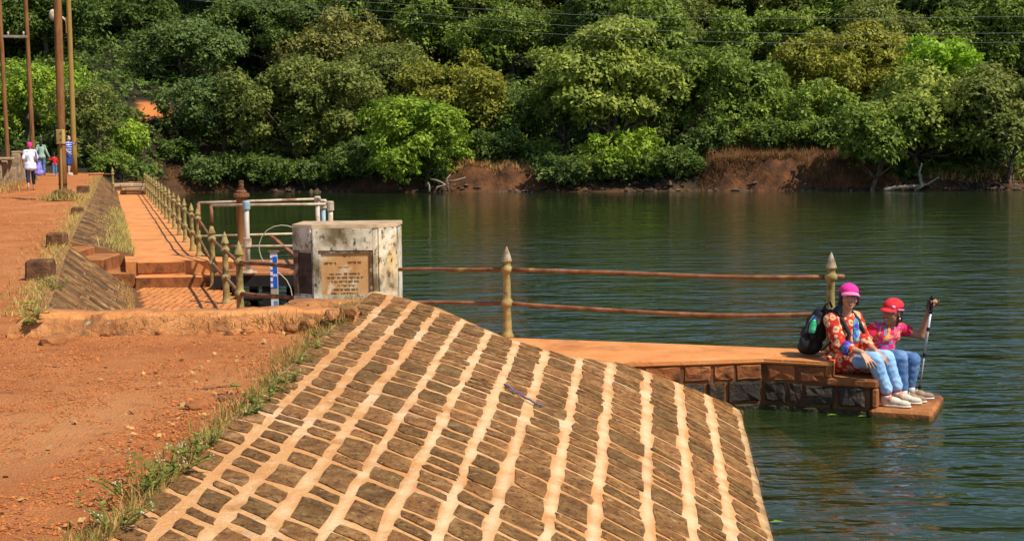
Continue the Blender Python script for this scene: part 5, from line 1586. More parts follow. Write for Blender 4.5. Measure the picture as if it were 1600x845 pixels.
m_skin = mat('skin', [(.44, .205, .115), (.52, .26, .15)], 9, 4, rough=.5, spec=.4)
m_skin2 = mat('tan_skin', [(.34, .15, .075), (.42, .195, .105)], 9, 4, rough=.5, spec=.4)
m_paleskin = mat('pale_skin', [(.55, .32, .22)], rough=.5)
m_hair = mat('black_hair', [(.008, .006, .005), (.018, .013, .010)], 40, 3, rough=.45, spec=.5, stretch=(1, 1, .2))
m_eye = mat('eye_white', [(.75, .72, .68)], rough=.3)
m_lip = mat('lips', [(.34, .085, .065)], rough=.4)
def cloth(name, a, b, sc_=30, **k): return mat(name, [a, b], sc_, 6, rough=.85, spec=.15, bump=(160, .25, .004), **k)
m_denim_l = mat('light_denim', [(.17, .33, .58), (.30, .49, .74), (.42, .60, .82)], 7, 8, rough=.85, bump=(150, .3, .004), layers=[((.13, .27, .52), 16, .58, .75)])
m_denim_d = mat('mid_denim', [(.045, .10, .23), (.085, .17, .34), (.17, .28, .46)], 7, 8, rough=.85, bump=(150, .3, .004))
m_pink = cloth('pink_cap_fabric', (.72, .025, .22), (.80, .05, .30))
m_pinkpale = cloth('pale_pink_brim', (.75, .16, .36), (.80, .22, .42))
m_redcap = cloth('red_cap_fabric', (.62, .020, .03), (.72, .045, .05))
m_shoe = mat('beige_shoe', [(.50, .40, .27), (.68, .60, .47)], 14, 6, rough=.6)
m_shoe2 = mat('brown_shoe', [(.16, .10, .06), (.32, .22, .14)], 14, 6, rough=.7)
m_sole = mat('pale_sole', [(.62, .57, .48)], rough=.6)
m_sock = cloth('white_sock', (.6, .57, .55), (.7, .68, .66))
m_cuffred = cloth('red_ankle_trim', (.40, .05, .04), (.5, .1, .07))
m_backpack = mat('black_nylon', [(.008, .008, .009), (.018, .018, .020)], 20, rough=.6, bump=(60, .4, .006))

def pattern_mat(name, kind):
    m = bpy.data.materials.new(name); m.use_nodes = True
    nt = m.node_tree; N = nt.nodes; L = nt.links
    b = N['Principled BSDF']; b.inputs['Roughness'].default_value = .85; b.inputs['Specular IOR Level'].default_value = .15
    tc = N.new('ShaderNodeTexCoord')
    if kind == 'medallion':
        mp = N.new('ShaderNodeMapping'); mp.inputs['Scale'].default_value = (17, 17, 14)
        L.new(tc.outputs['Object'], mp.inputs[0])
        v = N.new('ShaderNodeTexVoronoi'); v.feature = 'F1'; v.inputs['Randomness'].default_value = .55; v.inputs['Scale'].default_value = 1
        L.new(mp.outputs[0], v.inputs['Vector'])
        nz = N.new('ShaderNodeTexNoise'); nz.inputs['Scale'].default_value = 5; nz.inputs['Detail'].default_value = 3
        L.new(mp.outputs[0], nz.inputs['Vector'])
        ad = N.new('ShaderNodeMath'); ad.operation = 'MULTIPLY_ADD'; ad.inputs[1].default_value = .28
        L.new(nz.outputs['Fac'], ad.inputs[0]); L.new(v.outputs['Distance'], ad.inputs[2])
        cr = N.new('ShaderNodeValToRGB'); cr.color_ramp.interpolation = 'LINEAR'
        e = cr.color_ramp.elements
        stops = [(.0, (.62, .36, .20)), (.22, (.60, .33, .18)), (.27, (.45, .045, .02)), (.32, (.50, .08, .03)), (.36, (.68, .42, .24)), (.58, (.66, .40, .22)), (.63, (.48, .04, .02)), (1, (.42, .025, .014))]
        e[0].position, e[0].color = stops[0][0], (*stops[0][1], 1); e[1].position, e[1].color = stops[1][0], (*stops[1][1], 1)
        for p_, c_ in stops[2:]: x = e.new(p_); x.color = (*c_, 1)
        L.new(ad.outputs[0], cr.inputs[0]); L.new(cr.outputs[0], b.inputs['Base Color'])
    else:
        cols = kind
        nz = N.new('ShaderNodeTexNoise'); nz.inputs['Scale'].default_value = 9; nz.inputs['Detail'].default_value = 2; nz.inputs['Distortion'].default_value = 1.2
        L.new(tc.outputs['Object'], nz.inputs['Vector'])
        cr = N.new('ShaderNodeValToRGB'); cr.color_ramp.interpolation = 'CONSTANT'
        e = cr.color_ramp.elements
        n = len(cols)
        e[0].position = 0; e[0].color = (*cols[0], 1); e[1].position = .34; e[1].color = (*cols[1], 1)
        for k in range(2, n): x = e.new(.34 + .32 * (k - 1) / (n - 1)); x.color = (*cols[k], 1)
        L.new(nz.outputs['Fac'], cr.inputs[0]); L.new(cr.outputs[0], b.inputs['Base Color'])
    return m
m_kurta = pattern_mat('red_medallion_print', 'medallion')
m_yoke = pattern_mat('teal_purple_print', [(.03, .25, .50), (.05, .42, .60), (.10, .04, .35), (.04, .35, .55), (.35, .45, .30), (.25, .05, .30)])
m_trim = pattern_mat('purple_teal_trim', [(.10, .02, .28), (.16, .03, .36), (.03, .26, .45), (.12, .02, .30)])
m_tee = pattern_mat('bright_printed_knit', [(.58, .03, .10), (.62, .04, .05), (.66, .10, .04), (.68, .30, .06), (.60, .03, .12), (.60, .05, .06)])
m_teeprint = pattern_mat('floral_print', [(.60, .03, .08), (.10, .30, .28), (.64, .03, .22), (.62, .04, .10), (.70, .30, .07), (.64, .06, .26)])
m_teesleeve = cloth('red_sleeve', (.50, .015, .05), (.60, .03, .07))

def capdome(o, c, f, r, u, s, m, mb_brim, droop=.0, name='cap'):
    c = Vector(c); Rm = hm(f, r, u)
    q = MB().ell(c + (u * .048 - f * .014) * s, (.086 * s, .104 * s, .074 * s), Rm, 24, 12, zmin=-.10)
    ca = q.build(name, m, o, smooth=True)
    br = MB(); V = []
    n = 12
    for lay in (0, -.006):
        for i in range(n + 1):
            a = -1.15 + 2.3 * i / n
            for rr_ in (0, .5, 1):
                rad_x = .084 + .004 * rr_; rad_y = .093
                px = math.sin(a) * rad_x; py = math.cos(a) * rad_y + rr_ * .072 * math.cos(a * .95) ** .6 if abs(a) < 1.5 else 0
                h = .048 - .008 * rr_ - .16 * px * px / .084 - droop * rr_ + lay
                V.append(c + (r * px + f * (py - .012) + u * h) * s)
    Fc = []
    st_ = (n + 1) * 3
    for i in range(n):
        for k in range(2):
            a = i * 3 + k
            Fc.append((a, a + 1, a + 4, a + 3)); Fc.append((st_ + a, st_ + a + 3, st_ + a + 4, st_ + a + 1))
        Fc.append((i * 3 + 2, st_ + i * 3 + 2, st_ + i * 3 + 5, i * 3 + 5))
    br.add(V, Fc); br.build('brim', mb_brim, ca, smooth=True)
    MB().ell(c + (u * .122 - f * .014) * s, (.008 * s, .008 * s, .005 * s), None, 8, 5).build('button', m, ca)
    return ca

def shoe(o, heel, d, s, m, ms, name='shoe', z0=None):
    d = Vector(d); d.z = 0; d.normalize(); side = Vector((-d.y, d.x, 0)); heel = Vector(heel)
    q = MB(); Rm = Matrix((d, side, Vector((0, 0, 1)))).transposed()
    z = z0
    P_ = lambda a, b, h: Vector((heel.x, heel.y, z)) + d * a * s + side * b * s + Vector((0, 0, h * s))
    q.ell(P_(.045, 0, .050), (.055 * s, .038 * s, .052 * s), Rm); q.ell(P_(.11, 0, .045), (.075 * s, .042 * s, .042 * s), Rm)
    q.ell(P_(.19, 0, .033), (.070 * s, .045 * s, .032 * s), Rm); q.cap(P_(.03, 0, .07), .040 * s, P_(.04, 0, .10), .040 * s)
    so = link(name, remesh(q, .007 * s, name, o.location, 3), m, o)
    sl = MB(); sl.ell(P_(.055, 0, .012), (.062 * s, .043 * s, .014 * s), Rm); sl.ell(P_(.185, 0, .012), (.082 * s, .050 * s, .014 * s), Rm); sl.box(P_(.12, 0, .012), (.14 * s, .080 * s, .024 * s), Rm)
    link('sole', remesh(sl, .006 * s, 'sole', o.location, 2), ms, so)
    lc = MB()
    for k in range(4):
        a = .10 + .024 * k; h = .090 - .013 * k
        lc.tube([P_(a, -.028, h - .018), P_(a + .004, 0, h), P_(a, .028, h - .018)], .0035 * s, 5)
    lc.build('laces', m_sole, so)

W = at
# ---- the woman with the pink cap
A = thing('person', 'smiling seated woman in pink cap, red patterned tunic and pale blue jeans', 'person', W(1325, 596, 11.9))
fA, rA, uA = frame((.60, -.80, 0))
pel = W(1323, 571, 11.98); pel.z = .44
neck = W(1317, 490, 11.97)
chest = pel.lerp(neck, .62) + Vector((-.015, .01, 0))
hc = W(1326.5, 463.5, 11.91)
shR = neck + rA * .165 + Vector((0, 0, -.045)); shL = neck - rA * .165 + Vector((0, 0, -.05))
elR = W(1313, 541, 11.70); wrR = W(1346, 550, 11.56)
elL = W(1352, 536, 11.90); wrL = W(1368, 548, 11.70)
hpR = pel + rA * .09; hpL = pel - rA * .09
knR = W(1367, 562, 11.60); knL = W(1385, 559, 11.74)
anR = W(1384, 611, 11.62); anL = W(1400, 606, 11.76)
hfA, hrA, huA = frame((-.02, -.99, .10), (.06, 0.05, 1))
b = MB()
b.ell(pel, (.15, .13, .12), hm(fA, rA, uA)); b.cap(pel, .125, chest, .115); b.ell(chest + Vector((0, 0, .02)), (.15, .105, .13), hm(fA, rA, uA))
b.cap(chest, .10, neck + Vector((0, 0, -.05)), .07); b.cap(shR, .052, shL, .052); b.cap(neck + Vector((0, 0, -.06)), .055, hc + Vector((-.005, .01, -.06)), .048)
b.cap(shR, .052, elR, .040); b.cap(elR, .039, wrR, .025); b.cap(shL, .052, elL, .040); b.cap(elL, .039, wrL, .026)
for (h_, k_, a_) in ((hpR, knR, anR), (hpL, knL, anL)):
    b.cap(h_, .088, k_, .058); b.cap(k_, .056, a_, .036); b.cap(a_, .034, a_ + Vector((.03, -.03, -.07)), .03)
head(b, hc, hfA, hrA, huA, 1.0)
hand(b, wrR, (.45, -.45, -.62), (.1, -.55, .85), .98, (.12, .15, .18, .22), 1, .22, .2)
hand(b, wrL, (.55, -.5, -.5), (.2, -.3, .9), .95, (.2, .2, .25, .3), -1, .2)
link('body', remesh(b, .0062, 'body', A.location, 3), m_skin, A)
face(A, hc, hfA, hrA, huA, 1.0, m_lip, True)
capdome(A, hc, hfA, hrA, huA, 1.0, m_pink, m_pinkpale, .02)
h = MB(); Rm = hm(hfA, hrA, huA)
h.ell(hc + (huA * .015 - hfA * .03), (.085, .088, .095), Rm); h.ell(hc - hfA * .055 - huA * .05, (.072, .05, .07), Rm)
for sx in (-1, 1): h.cap(hc + hrA * .072 * sx + hfA * .018 + huA * .035, .016, hc + hrA * .078 * sx - huA * .06 - hfA * .01, .018)
h.cap(hc - hfA * .06 - huA * .06, .055, neck + rA * .09 - fA * .04 + Vector((0, 0, -.03)), .05); h.cap(neck + rA * .09 - fA * .04 + Vector((0, 0, -.03)), .05, neck + rA * .03 - fA * .12 + Vector((0, 0, -.14)), .035)
link('hair', remesh(h, .009, 'hair', A.location, 3, (.004, 40, (1.5, 1.5, .3))), m_hair, A)
k = MB()
k.ell(pel + Vector((0, 0, -.005)), (.185, .165, .135), hm(fA, rA, uA)); k.cap(pel, .155, chest, .138); k.ell(chest + Vector((0, 0, .03)) + fA * .02, (.175, .125, .135), hm(fA, rA, uA))
k.ell(chest + fA * .075 + rA * .07 + Vector((0, 0, -.01)), .062); k.ell(chest + fA * .075 - rA * .07 + Vector((0, 0, -.01)), .062)
k.cap(chest + Vector((0, 0, .03)), .12, neck + Vector((0, 0, -.075)), .075); k.cap(shR, .066, shL, .066)
k.cap(shR, .070, elR, .062); k.cap(elR, .062, elR.lerp(wrR, .42), .055); k.cap(shL, .070, elL, .062); k.cap(elL, .06, elL.lerp(wrL, .4), .052)
k.cap(hpR, .120, hpR.lerp(knR, .42), .100); k.cap(hpL, .120, hpL.lerp(knL, .42), .100)
k.ell(hpR + rA * .03 - fA * .05 + Vector((0, 0, -.015)), (.15, .12, .095), hm(fA, rA, uA))
k.ell(pel.lerp(knR, .35).lerp(knL, .25) + Vector((0, 0, -.02)), (.12, .16, .10), hm(fA, rA, uA))
ku = link('tunic', remesh(k, .009, 'tunic', A.location, 4, (.0065, 22, (1, 1, .7))), m_kurta, A)
cu = MB(); c1 = elR.lerp(wrR, .22); c2 = elR.lerp(wrR, .50)
cu.tube([c1, c1.lerp(c2, .5), c2], [.066, .0635, .060], 16, cap=True); cu.build('cuff', m_trim, ku, smooth=True)
yk = MB(); yc = chest + fA * .135 + Vector((0, 0, .045)) - rA * .012
yk.ell(yc, (.042, .024, .085), hm(fA, rA, uA)); yk.ell(chest + fA * .145 + Vector((0, 0, -.04)) - rA * .012, (.05, .026, .06), hm(fA, rA, uA)); link('yoke', remesh(yk, .008, 'yoke', A.location, 3), m_yoke, ku)
hem = MB(); hm_c = hpR.lerp(knR, .40) + rA * .02; hem.ell(hm_c + Vector((0, 0, -.02)), (.085, .05, .082), hm(fA, rA, uA)); link('hem_border', remesh(hem, .009, 'hem', A.location, 3, (.004, 24, (1, 1, 1))), pattern_mat('green_floral_hem', [(.05, .20, .12), (.20, .36, .06), (.05, .16, .35), (.50, .06, .03), (.10, .30, .10), (.50, .22, .08)]), ku)
j = MB()
for (h_, k_, a_) in ((hpR, knR, anR), (hpL, knL, anL)):
    j.cap(h_, .100, k_, .073); j.cap(k_, .072, k_.lerp(a_, .55), .063); j.cap(k_.lerp(a_, .55), .063, a_ + Vector((0, 0, .02)), .060)
j.ell(pel, (.165, .145, .115), hm(fA, rA, uA))
link('jeans', remesh(j, .008, 'jeans', A.location, 3, (.0028, 26, (1, 1, 1.5))), m_denim_l, A)
for (a_, yy_) in ((anR, 0), (anL, 0)):
    MB().tube([a_ + Vector((.0, 0, .01)), a_ + Vector((.006, -.005, -.035))], [.046, .044], 12).build('ankle_trim', m_cuffred, A, smooth=True)
    MB().tube([a_ + Vector((.004, -.004, -.02)), a_ + Vector((.012, -.01, -.07))], [.042, .044], 12).build('sock', m_sock, A, smooth=True)
shoe(A, anR - Vector((.035, -.02, 0)), (.88, -.48, 0), 1.0, m_shoe, m_sole, z0=.082)
shoe(A, anL - Vector((.030, -.02, 0)), (.90, -.42, 0), 1.0, m_shoe, m_sole, z0=.082)

# ---- the woman with the red cap and trekking pole
B = thing('person', 'seated woman in red cap and bright printed top holding a trekking pole', 'person', W(1385, 590, 12.05))
fB, rB, uB = frame((.50, -.86, 0))
sB = 1.0
pel = Vector((3.32, 12.12, .43)); neck = W(1388, 504, 12.12)
chest = pel.lerp(neck, .60)
hc = W(1394, 486.5, 12.03); hc = hc + Vector((0, 0, .0))
shR = W(1366, 512, 12.04); shL = W(1408, 514, 12.18)
elR = W(1352, 537, 11.98); wrR = W(1347, 556, 11.80)
elL = W(1439, 524, 12.12); wrL = W(1452.5, 483, 12.07)
hpR = pel + rB * .08; hpL = pel - rB * .08
knR = W(1406, 559, 11.78); knL = W(1426, 562, 11.92)
anR = W(1409, 609, 11.82); anL = W(1421, 604, 11.96)
hfB, hrB, huB = frame((-.74, -.64, -.04), (.10, .0, 1))
b = MB()
b.ell(pel, (.135, .115, .105), hm(fB, rB, uB)); b.cap(pel, .11, chest, .10); b.ell(chest + Vector((0, 0, .02)), (.13, .09, .11), hm(fB, rB, uB))
b.cap(chest, .085, neck + Vector((0, 0, -.05)), .055); b.cap(shR, .046, shL, .046); b.cap(neck + Vector((0, 0, -.06)), .05, hc + Vector((.01, .01, -.055)), .044)
b.cap(shR, .048, elR, .037); b.cap(elR, .036, wrR, .024); b.cap(shL, .048, elL, .040); b.cap(elL, .037, wrL, .024)
for (h_, k_, a_) in ((hpR, knR, anR), (hpL, knL, anL)):
    b.cap(h_, .08, k_, .055); b.cap(k_, .052, a_, .033); b.cap(a_, .032, a_ + Vector((.03, -.02, -.06)), .028)
head(b, hc, hfB, hrB, huB, sB)
tip = Vector((atz(1434, 617, .09).x, 12.05, .085)); topp = W(1457.5, 464, 12.03); pdir = (topp - tip).normalized()
grip = topp - pdir * .07
hd = (grip - wrL); 
hand(b, wrL, (.12, -.05, 1), (-.25, .95, .1), .92, (.95, .95, .95, .95), 1, .05, .9)
hand(b, wrR, (-.1, -.6, -.55), (-.1, -.5, .85), .90, (.2, .2, .25, .3), 1, .2)
link('body', remesh(b, .0062, 'body', B.location, 3), m_skin2, B)
face(B, hc, hfB, hrB, huB, sB, m_lip, True)
rc = capdome(B, hc, hfB, hrB, huB, sB, m_redcap, m_redcap, .012)
Rm = hm(hfB, hrB, huB)
em = MB(); em.ell(hc + (huB * .055 + hfB * .065 - hrB * .052) * sB, (.020, .014, .016), Rm, 10, 6); em.build('cap_emblem', mat('lilac_patch', [(.50, .30, .60), (.70, .55, .70)], 60), rc)
MB().tube([hc + (hrB * -.088 + hfB * .05 + huB * .035) * sB, hc + (hrB * -.094 + hfB * .0 + huB * .028) * sB, hc + (hrB * -.084 - hfB * .05 + huB * .02) * sB], .008, 6).build('cap_tie', m_pinkpale, rc)
h = MB()
h.ell(hc + (huB * .010 - hfB * .035) * sB, (.080, .082, .088), Rm); h.ell(hc - (hfB * .065 + huB * .045) * sB, (.070, .055, .062), Rm); h.ell(hc - (hfB * .085 + huB * .075) * sB, (.045, .045, .05), Rm)
for sx in (-1, 1): h.cap(hc + (hrB * .070 * sx + hfB * .005 + huB * .03) * sB, .014, hc + (hrB * .074 * sx - hfB * .03 - huB * .05) * sB, .02)
link('hair', remesh(h, .009, 'hair', B.location, 3, (.006, 45, (1, 1, 1))), m_hair, B)
er = MB().ell(hc + (hrB * -.080 - hfB * .004 - huB * .055) * sB, (.007, .007, .012), None, 8, 6); er.build('earring', m_eye, B)
k = MB()
k.ell(pel + Vector((0, 0, .0)), (.158, .142, .115), hm(fB, rB, uB)); k.cap(pel, .132, chest, .118); k.ell(chest + Vector((0, 0, .025)) + fB * .015, (.150, .108, .115), hm(fB, rB, uB))
k.ell(chest + fB * .07 + rB * .062, .056); k.ell(chest + fB * .07 - rB * .062, .056)
k.cap(chest + Vector((0, 0, .03)), .10, neck + Vector((0, 0, -.07)), .06); k.cap(shR, .056, shL, .056)
te = link('top', remesh(k, .008, 'top', B.location, 4, (.005, 24, (1, 1, .8))), m_tee, B)
k = MB()
k.ell(chest + fB * .105 + Vector((0, 0, .025)), (.095, .035, .085), hm(fB, rB, uB)); k.ell(chest + fB * .10 + Vector((0, 0, -.045)), (.07, .045, .05), hm(fB, rB, uB))
te.data.materials[0] = m_teeprint
for (s_, e_) in ((shR, elR), (shL, elL)):
    k = MB(); k.cap(s_ - (s_ - e_).normalized() * .012, .056, s_.lerp(e_, .40), .050)
    link('sleeve', remesh(k, .008, 'sleeve', B.location, 3, (.003, 24, (1, 1, 1))), m_teesleeve, te)
j = MB()
for (h_, k_, a_) in ((hpR, knR, anR), (hpL, knL, anL)):
    j.cap(h_, .092, k_, .072); j.cap(k_, .071, k_.lerp(a_, .5), .064); j.cap(k_.lerp(a_, .5), .064, a_ + Vector((0, 0, .03)), .058)
j.ell(pel, (.148, .125, .10), hm(fB, rB, uB))
link('jeans', remesh(j, .008, 'jeans', B.location, 3, (.0028, 26, (1, 1, 1.5))), m_denim_d, B)
for a_ in (anR, anL):
    MB().tube([a_ + Vector((.0, 0, .03)), a_ + Vector((.010, -.008, -.06))], [.043, .044], 12).build('sock', m_sock, B, smooth=True)
shoe(B, anR - Vector((.03, -.01, 0)), (.94, -.33, 0), .95, m_shoe2, m_sole, z0=.082)
shoe(B, anL - Vector((.03, -.01, 0)), (.95, -.25, 0), .95, m_shoe2, m_sole, z0=.082)
# trekking pole
tp = thing('trekking_pole', 'grey and white trekking pole with black grip standing on the jetty platform', 'trekking pole', tip)
MB().tube([tip + pdir * .05, tip + pdir * .40], .0085, 8).build('lower_shaft', mat('grey_metal', [(.34, .34, .36)], rough=.35, metal=.4), tp, smooth=True)
MB().tube([tip + pdir * .40, topp - pdir * .14], .0115, 8).build('upper_shaft', mat('pale_metal', [(.60, .60, .63)], rough=.3, metal=.3), tp, smooth=True)
MB().tube([tip, tip + pdir * .055], [.004, .010], 8).build('tip', m_black, tp)
for d_ in (.06, .36, .60): MB().tube([tip + pdir * d_, tip + pdir * (d_ + .035)], .0145, 8).build('clamp', m_black, tp)
MB().tube([topp - pdir * .15, topp - pdir * .12, topp - pdir * .06, topp - pdir * .01, topp + pdir * .015], [.014, .018, .015, .020, .014], 10).build('grip', m_black, tp, smooth=True)
MB().tube([topp, topp + Vector((-.04, .0, -.04)), topp + Vector((-.055, -.01, -.10)), topp + Vector((-.03, -.02, -.13)), topp + Vector((.0, -.02, -.12))], .007, 6).build('wrist_strap', m_black, tp)
# backpack and bottle
bpk = thing('backpack', 'black backpack leaning behind the woman in the pink cap on the jetty', 'backpack', W(1268, 553, 12.08))
q = MB(); y0 = 12.06
fb, rb_, ub = frame((.50, -.70, 0)); Rm = hm(fb, rb_, ub)
q.ell(W(1267, 539, y0), (.115, .10, .085), Rm); q.ell(W(1262, 543, y0), (.09, .10, .065), Rm); q.ell(W(1271, 522, y0), (.125, .11, .10), Rm); q.ell(W(1277, 506, y0), (.115, .10, .10), Rm); q.ell(W(1284, 492, y0), (.09, .08, .075), Rm)
link('pack', remesh(q, .010, 'pack', bpk.location, 5, (.005, 20, (1, 1, 1))), m_backpack, bpk)
q = MB(); q.ell(W(1259, 535, y0 - .10), (.075, .05, .085), Rm); link('front_pocket', remesh(q, .009, 'front_pocket', bpk.location, 4), m_backpack, bpk)
q = MB(); q.ell(W(1271, 524, y0 - .105), (.05, .035, .055), Rm); link('side_pocket', remesh(q, .008, 'side_pocket', bpk.location, 3), m_backpack, bpk)
nA = W(1317, 490, 11.97); 
for sx, off in ((1, 0), (-1, .02)):
    sh = nA + rA * .105 * sx + Vector((0, 0, .012))
    st = MB().tube([W(1284, 486, 12.05), nA + rA * .12 * sx - fA * .06 + Vector((0, 0, .0)), sh, nA + rA * .10 * sx + fA * .09 + Vector((0, 0, -.055)), nA + rA * .10 * sx + fA * .155 + Vector((0, 0, -.16)), nA + rA * .135 * sx + fA * .13 + Vector((0, 0, -.25))], [.02, .022, .022, .021, .018, .012], 8)
    st.build('shoulder_strap', m_backpack, bpk, smooth=True)
MB().tube([W(1283, 490, 12.0), W(1290, 476, 11.98), W(1297, 472, 11.98), W(1300, 480, 12.0)], .010, 6).build('top_handle', m_backpack, bpk, smooth=True)
MB().tube([W(1283, 548, 11.86), W(1300, 533, 11.76), W(1309, 524, 11.78)], .009, 6).build('side_strap', m_backpack, bpk, smooth=True)
zp = MB().tube([W(1258, 520, y0 - .12), W(1264, 503, y0 - .13), W(1272, 492, y0 - .10)], .004, 5); zp.build('zip', mat('zip', [(.18, .18, .18)]), bpk)
bt = thing('bottle', 'green plastic bottle with blue cap in the side pocket of the black backpack', 'bottle', W(1269, 518, 11.90))
ax = (W(1273, 496, 11.90) - W(1268, 520, 11.90)).normalized(); b0 = W(1268, 520, 11.90)
m_bottle = mat('green_plastic', [(.015, .36, .13), (.03, .46, .20)], 20, rough=.25, spec=.6)
MB().tube([b0, b0 + ax * .01, b0 + ax * .085, b0 + ax * .11, b0 + ax * .13], [.024, .029, .029, .018, .013], 12).build('bottle_body', m_bottle, bt, smooth=True)
MB().tube([b0 + ax * .03, b0 + ax * .065], .0298, 12, cap=False).build('label', mat('pale_label', [(.10, .50, .28)]), bt)
MB().tube([b0 + ax * .128, b0 + ax * .15], .0155, 10).build('bottle_cap', mat('blue_cap', [(.02, .09, .42)], rough=.4), bt)

# ---- walkers on the dam crest
def walker(label, loc, H, face_dir, m_sk, top_m, leg_m, long_top=.0, leg_len=1.0, armL=None, armR=None, stride=.12, sleeve=.45, hair_long=.15, hat=None, slim=1.0, barefoot=True, sh_m=None):
    o = thing('person', label, 'person', loc); L0 = Vector(loc); f, r, u = frame(face_dir); k = H / 1.65
    P_ = lambda a, b, h: L0 + (r * a + f * b) * k + Vector((0, 0, h * k))
    pel, chest, neck, hc = P_(0, 0, .88), P_(0, .01, 1.18), P_(0, 0, 1.38), P_(0, .02, 1.52)
    J = {}
    for s_, sx in (('L', -1), ('R', 1)):
        J['sh' + s_] = P_(.145 * sx * slim, 0, 1.315)
        st = stride * (1 if sx > 0 else -1)
        J['hp' + s_] = P_(.085 * sx, 0, .86); J['kn' + s_] = P_(.09 * sx, st * .5 + .03, .47); J['an' + s_] = P_(.09 * sx, st - (.05 if st < 0 else 0), .08 + (.05 if st < 0 else 0))
    J['elL'], J['wrL'] = armL or (P_(-.21, -.02, 1.08), P_(-.22, .05, .86))
    J['elR'], J['wrR'] = armR or (P_(.21, -.02, 1.08), P_(.22, .05, .86))
    if armL: J['elL'], J['wrL'] = P_(*armL[0]), P_(*armL[1])
    if armR: J['elR'], J['wrR'] = P_(*armR[0]), P_(*armR[1])
    b = MB(); Rm = hm(f, r, u)
    b.ell(pel, (.15 * k * slim, .11 * k, .12 * k), Rm); b.cap(pel, .11 * k, chest, .11 * k); b.ell(chest, (.15 * k * slim, .10 * k, .14 * k), Rm); b.cap(J['shL'], .05 * k, J['shR'], .05 * k)
    b.cap(chest, .09 * k, neck, .05 * k); b.cap(neck, .048 * k, hc, .045 * k); head(b, hc, f, r, u, k)
    for s_ in 'LR':
        b.cap(J['sh' + s_], .048 * k, J['el' + s_], .036 * k); b.cap(J['el' + s_], .035 * k, J['wr' + s_], .024 * k)
        d = (J['wr' + s_] - J['el' + s_]).normalized(); hand(b, J['wr' + s_], d, r * (1 if s_ == 'R' else -1), .95 * k, (.25, .25, .3, .3), 1 if s_ == 'R' else -1)
        b.cap(J['hp' + s_], .082 * k, J['kn' + s_], .054 * k); b.cap(J['kn' + s_], .052 * k, J['an' + s_], .034 * k)
        a = J['an' + s_]; b.cap(a + Vector((0, 0, -.045 * k)), .032 * k, a + f * .13 * k + Vector((0, 0, -.055 * k)), .024 * k); b.cap(a, .034 * k, a + Vector((0, 0, -.04 * k)), .032 * k)
    link('body', remesh(b, .013, 'body', o.location, 2), m_sk, o)
    t = MB(); t.cap(pel, .13 * k, chest, .128 * k); t.ell(chest, (.158 * k * slim, .116 * k, .145 * k), Rm); [t.cap(J['sh' + q_], .052 * k, neck + Vector((0, 0, -.045 * k)), .058 * k) for q_ in 'LR']; t.cap(chest, .10 * k, neck + Vector((0, 0, -.05 * k)), .06 * k)
    t.ell(pel + Vector((0, 0, -.02 * k)), (.158 * k * slim, .122 * k, .13 * k), Rm)
    if long_top: [t.ell(pel + Vector((0, 0, -long_top * k * q_)), ((.172 + .016 * q_) * k * slim, (.155 + .02 * q_) * k, .11 * k), Rm) for q_ in (0, .4, .8)]
    for s_ in 'LR':
        t.cap(J['sh' + s_], .056 * k, J['sh' + s_].lerp(J['el' + s_], min(1, sleeve * 2)), .055 * k)
        if sleeve > .5: t.cap(J['el' + s_], .052 * k, J['el' + s_].lerp(J['wr' + s_], (sleeve - .5) * 2), .042 * k)
    link('top', remesh(t, .014, 'top', o.location, 3, (.008, 14, (1, 1, .5))), top_m, o)
    g = MB(); g.ell(pel, (.160 * k * slim, .125 * k, .13 * k), Rm)
    for s_ in 'LR':
        g.cap(J['hp' + s_], .095 * k, J['hp' + s_].lerp(J['kn' + s_], min(1, leg_len * 2)), .078 * k)
        if leg_len > .5: g.cap(J['kn' + s_], .074 * k, J['kn' + s_].lerp(J['an' + s_], (leg_len - .5) * 2), .058 * k)
    link('trousers', remesh(g, .014, 'trousers', o.location, 3, (.006, 14, (1, 1, .6))), leg_m, o)
    hr = MB(); hr.ell(hc + (u * .025 - f * .025) * k, (.086 * k, .092 * k, .092 * k), Rm)
    if hair_long: hr.cap(hc - f * .05 * k, .07 * k, hc - f * .07 * k - Vector((0, 0, hair_long * k)), .05 * k)
    link('headscarf' if hat else 'hair', remesh(hr, .013, 'hair', o.location, 2), hat or m_hair, o)
    if not barefoot or sh_m:
        for s_ in 'LR': shoe(o, J['an' + s_] - f * .04 * k, f, .95 * k, sh_m or m_shoe2, m_sole, z0=J['an' + s_].z - .085 * k)
    return o, J
m_white = mat('white_cotton', [(.62, .62, .70), (.74, .74, .80)], 20, rough=.85)
m_navy = mat('navy_trousers', [(.012, .016, .035), (.03, .035, .06)], 20)
m_green = mat('sage_print', [(.12, .22, .15), (.24, .36, .26), (.42, .46, .38)], 26, 6)
m_red = mat('red_jumper', [(.42, .012, .015), (.55, .03, .03)], 20)
m_blueshorts = mat('blue_shorts', [(.015, .04, .18), (.03, .07, .26)], 20)
m_purplebag = mat('purple_bag', [(.20, .16, .50), (.32, .27, .62)], 12)
m_stripe = bpy.data.materials.new('blue_striped_shirt'); m_stripe.use_nodes = True
nt = m_stripe.node_tree; tc = nt.nodes.new('ShaderNodeTexCoord'); wv = nt.nodes.new('ShaderNodeTexWave'); wv.bands_direction = 'Z'; wv.inputs['Scale'].default_value = 3.2
cr = nt.nodes.new('ShaderNodeValToRGB'); cr.color_ramp.interpolation = 'CONSTANT'; cr.color_ramp.elements[0].color = (.02, .06, .36, 1); cr.color_ramp.elements[1].position = .84; cr.color_ramp.elements[1].color = (.55, .62, .80, 1)
nt.links.new(tc.outputs['Object'], wv.inputs['Vector']); nt.links.new(wv.outputs['Fac'], cr.inputs[0]); nt.links.new(cr.outputs[0], nt.nodes['Principled BSDF'].inputs['Base Color'])
away = (-.35, .94, 0)
def feet(px, py, y):
    p = at(px, py, y); p.z = float(zpath(y)) + .02; return p
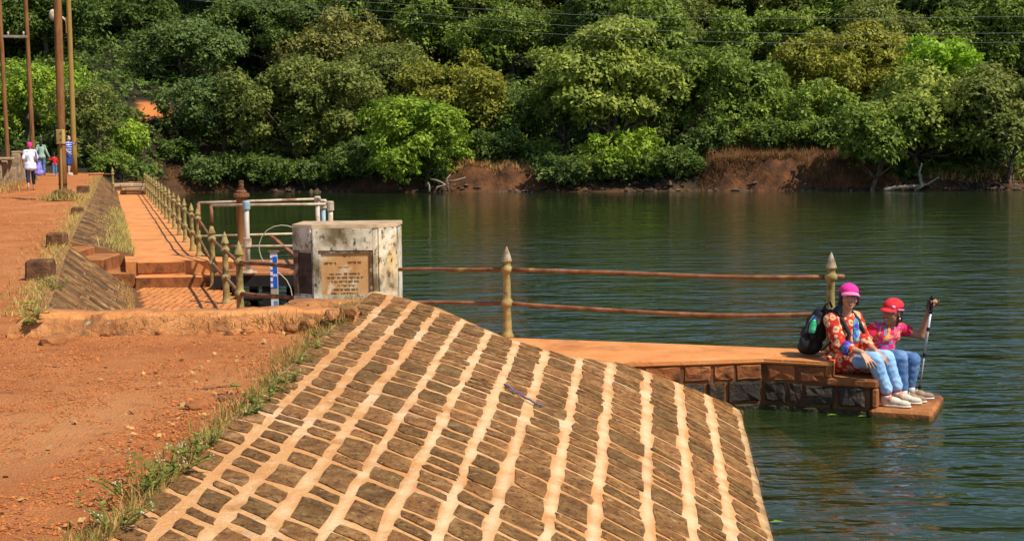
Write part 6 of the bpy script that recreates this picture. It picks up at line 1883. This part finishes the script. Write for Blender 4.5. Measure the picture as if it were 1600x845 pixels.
pw1, J1 = walker('barefoot walking woman seen from behind in white tunic, pink headscarf and dark cropped trousers', feet(49, 297, 45.2), 1.62, away, m_skin, m_white, m_navy, .16, .80, armR=((.22, .02, 1.08), (.24, .12, .92)), stride=.16, sleeve=.5, hair_long=.04, hat=m_pink, slim=1.15)
bg_ = thing('shoulder_bag', 'large purple cloth bag hanging from the shoulder of the woman in white', 'bag', pw1.location)
p = Vector(pw1.location); f, r, u = frame(away)
q = MB(); q.ell(p + r * .25 + f * .02 + Vector((0, 0, .72)), (.13, .09, .20), hm(f, r, u)); q.ell(p + r * .26 + f * .02 + Vector((0, 0, .58)), (.16, .09, .12), hm(f, r, u))
link('pouch', remesh(q, .014, 'pouch', bg_.location, 3, (.01, 12, (1, 1, .4))), m_purplebag, bg_)
MB().tube([p + r * .22 + f * .10 + Vector((0, 0, .85)), p + r * .20 + f * .06 + Vector((0, 0, 1.25)), p + r * .16 + Vector((0, 0, 1.375)), p + r * .20 - f * .08 + Vector((0, 0, 1.2)), p + r * .24 - f * .04 + Vector((0, 0, .84))], .018, 6).build('strap', m_purplebag, bg_, smooth=True)
pw2, J2 = walker('woman walking away with long dark hair, sage green printed top and blue jeans', feet(66, 277, 58), 1.62, away, m_skin2, m_green, m_denim_d, .06, .97, armR=((.22, -.01, 1.05), (.34, .04, .80)), stride=.06, sleeve=.9, hair_long=.20)
pw3, J3 = walker('small child in a red jumper and jeans holding hands with the woman in green', feet(86, 276, 58), .98, away, m_skin2, m_red, m_denim_d, .0, .97, armL=((-.26, .0, 1.15), (-.40, .04, 1.22)), stride=.05, sleeve=.9, hair_long=.05, sh_m=m_shoe)
pw4, J4 = walker('man in blue striped shirt and blue shorts reaching towards the ochre street lamp pole', feet(108.5, 275, 58.6), 1.74, (.85, -.35, 0), m_paleskin, m_stripe, m_blueshorts, .0, .52, armL=((-.12, .24, 1.26), (-.05, .42, 1.42)), armR=((.22, .03, 1.10), (.18, .15, .95)), stride=.05, sleeve=.3, hair_long=.0, sh_m=m_shoe)
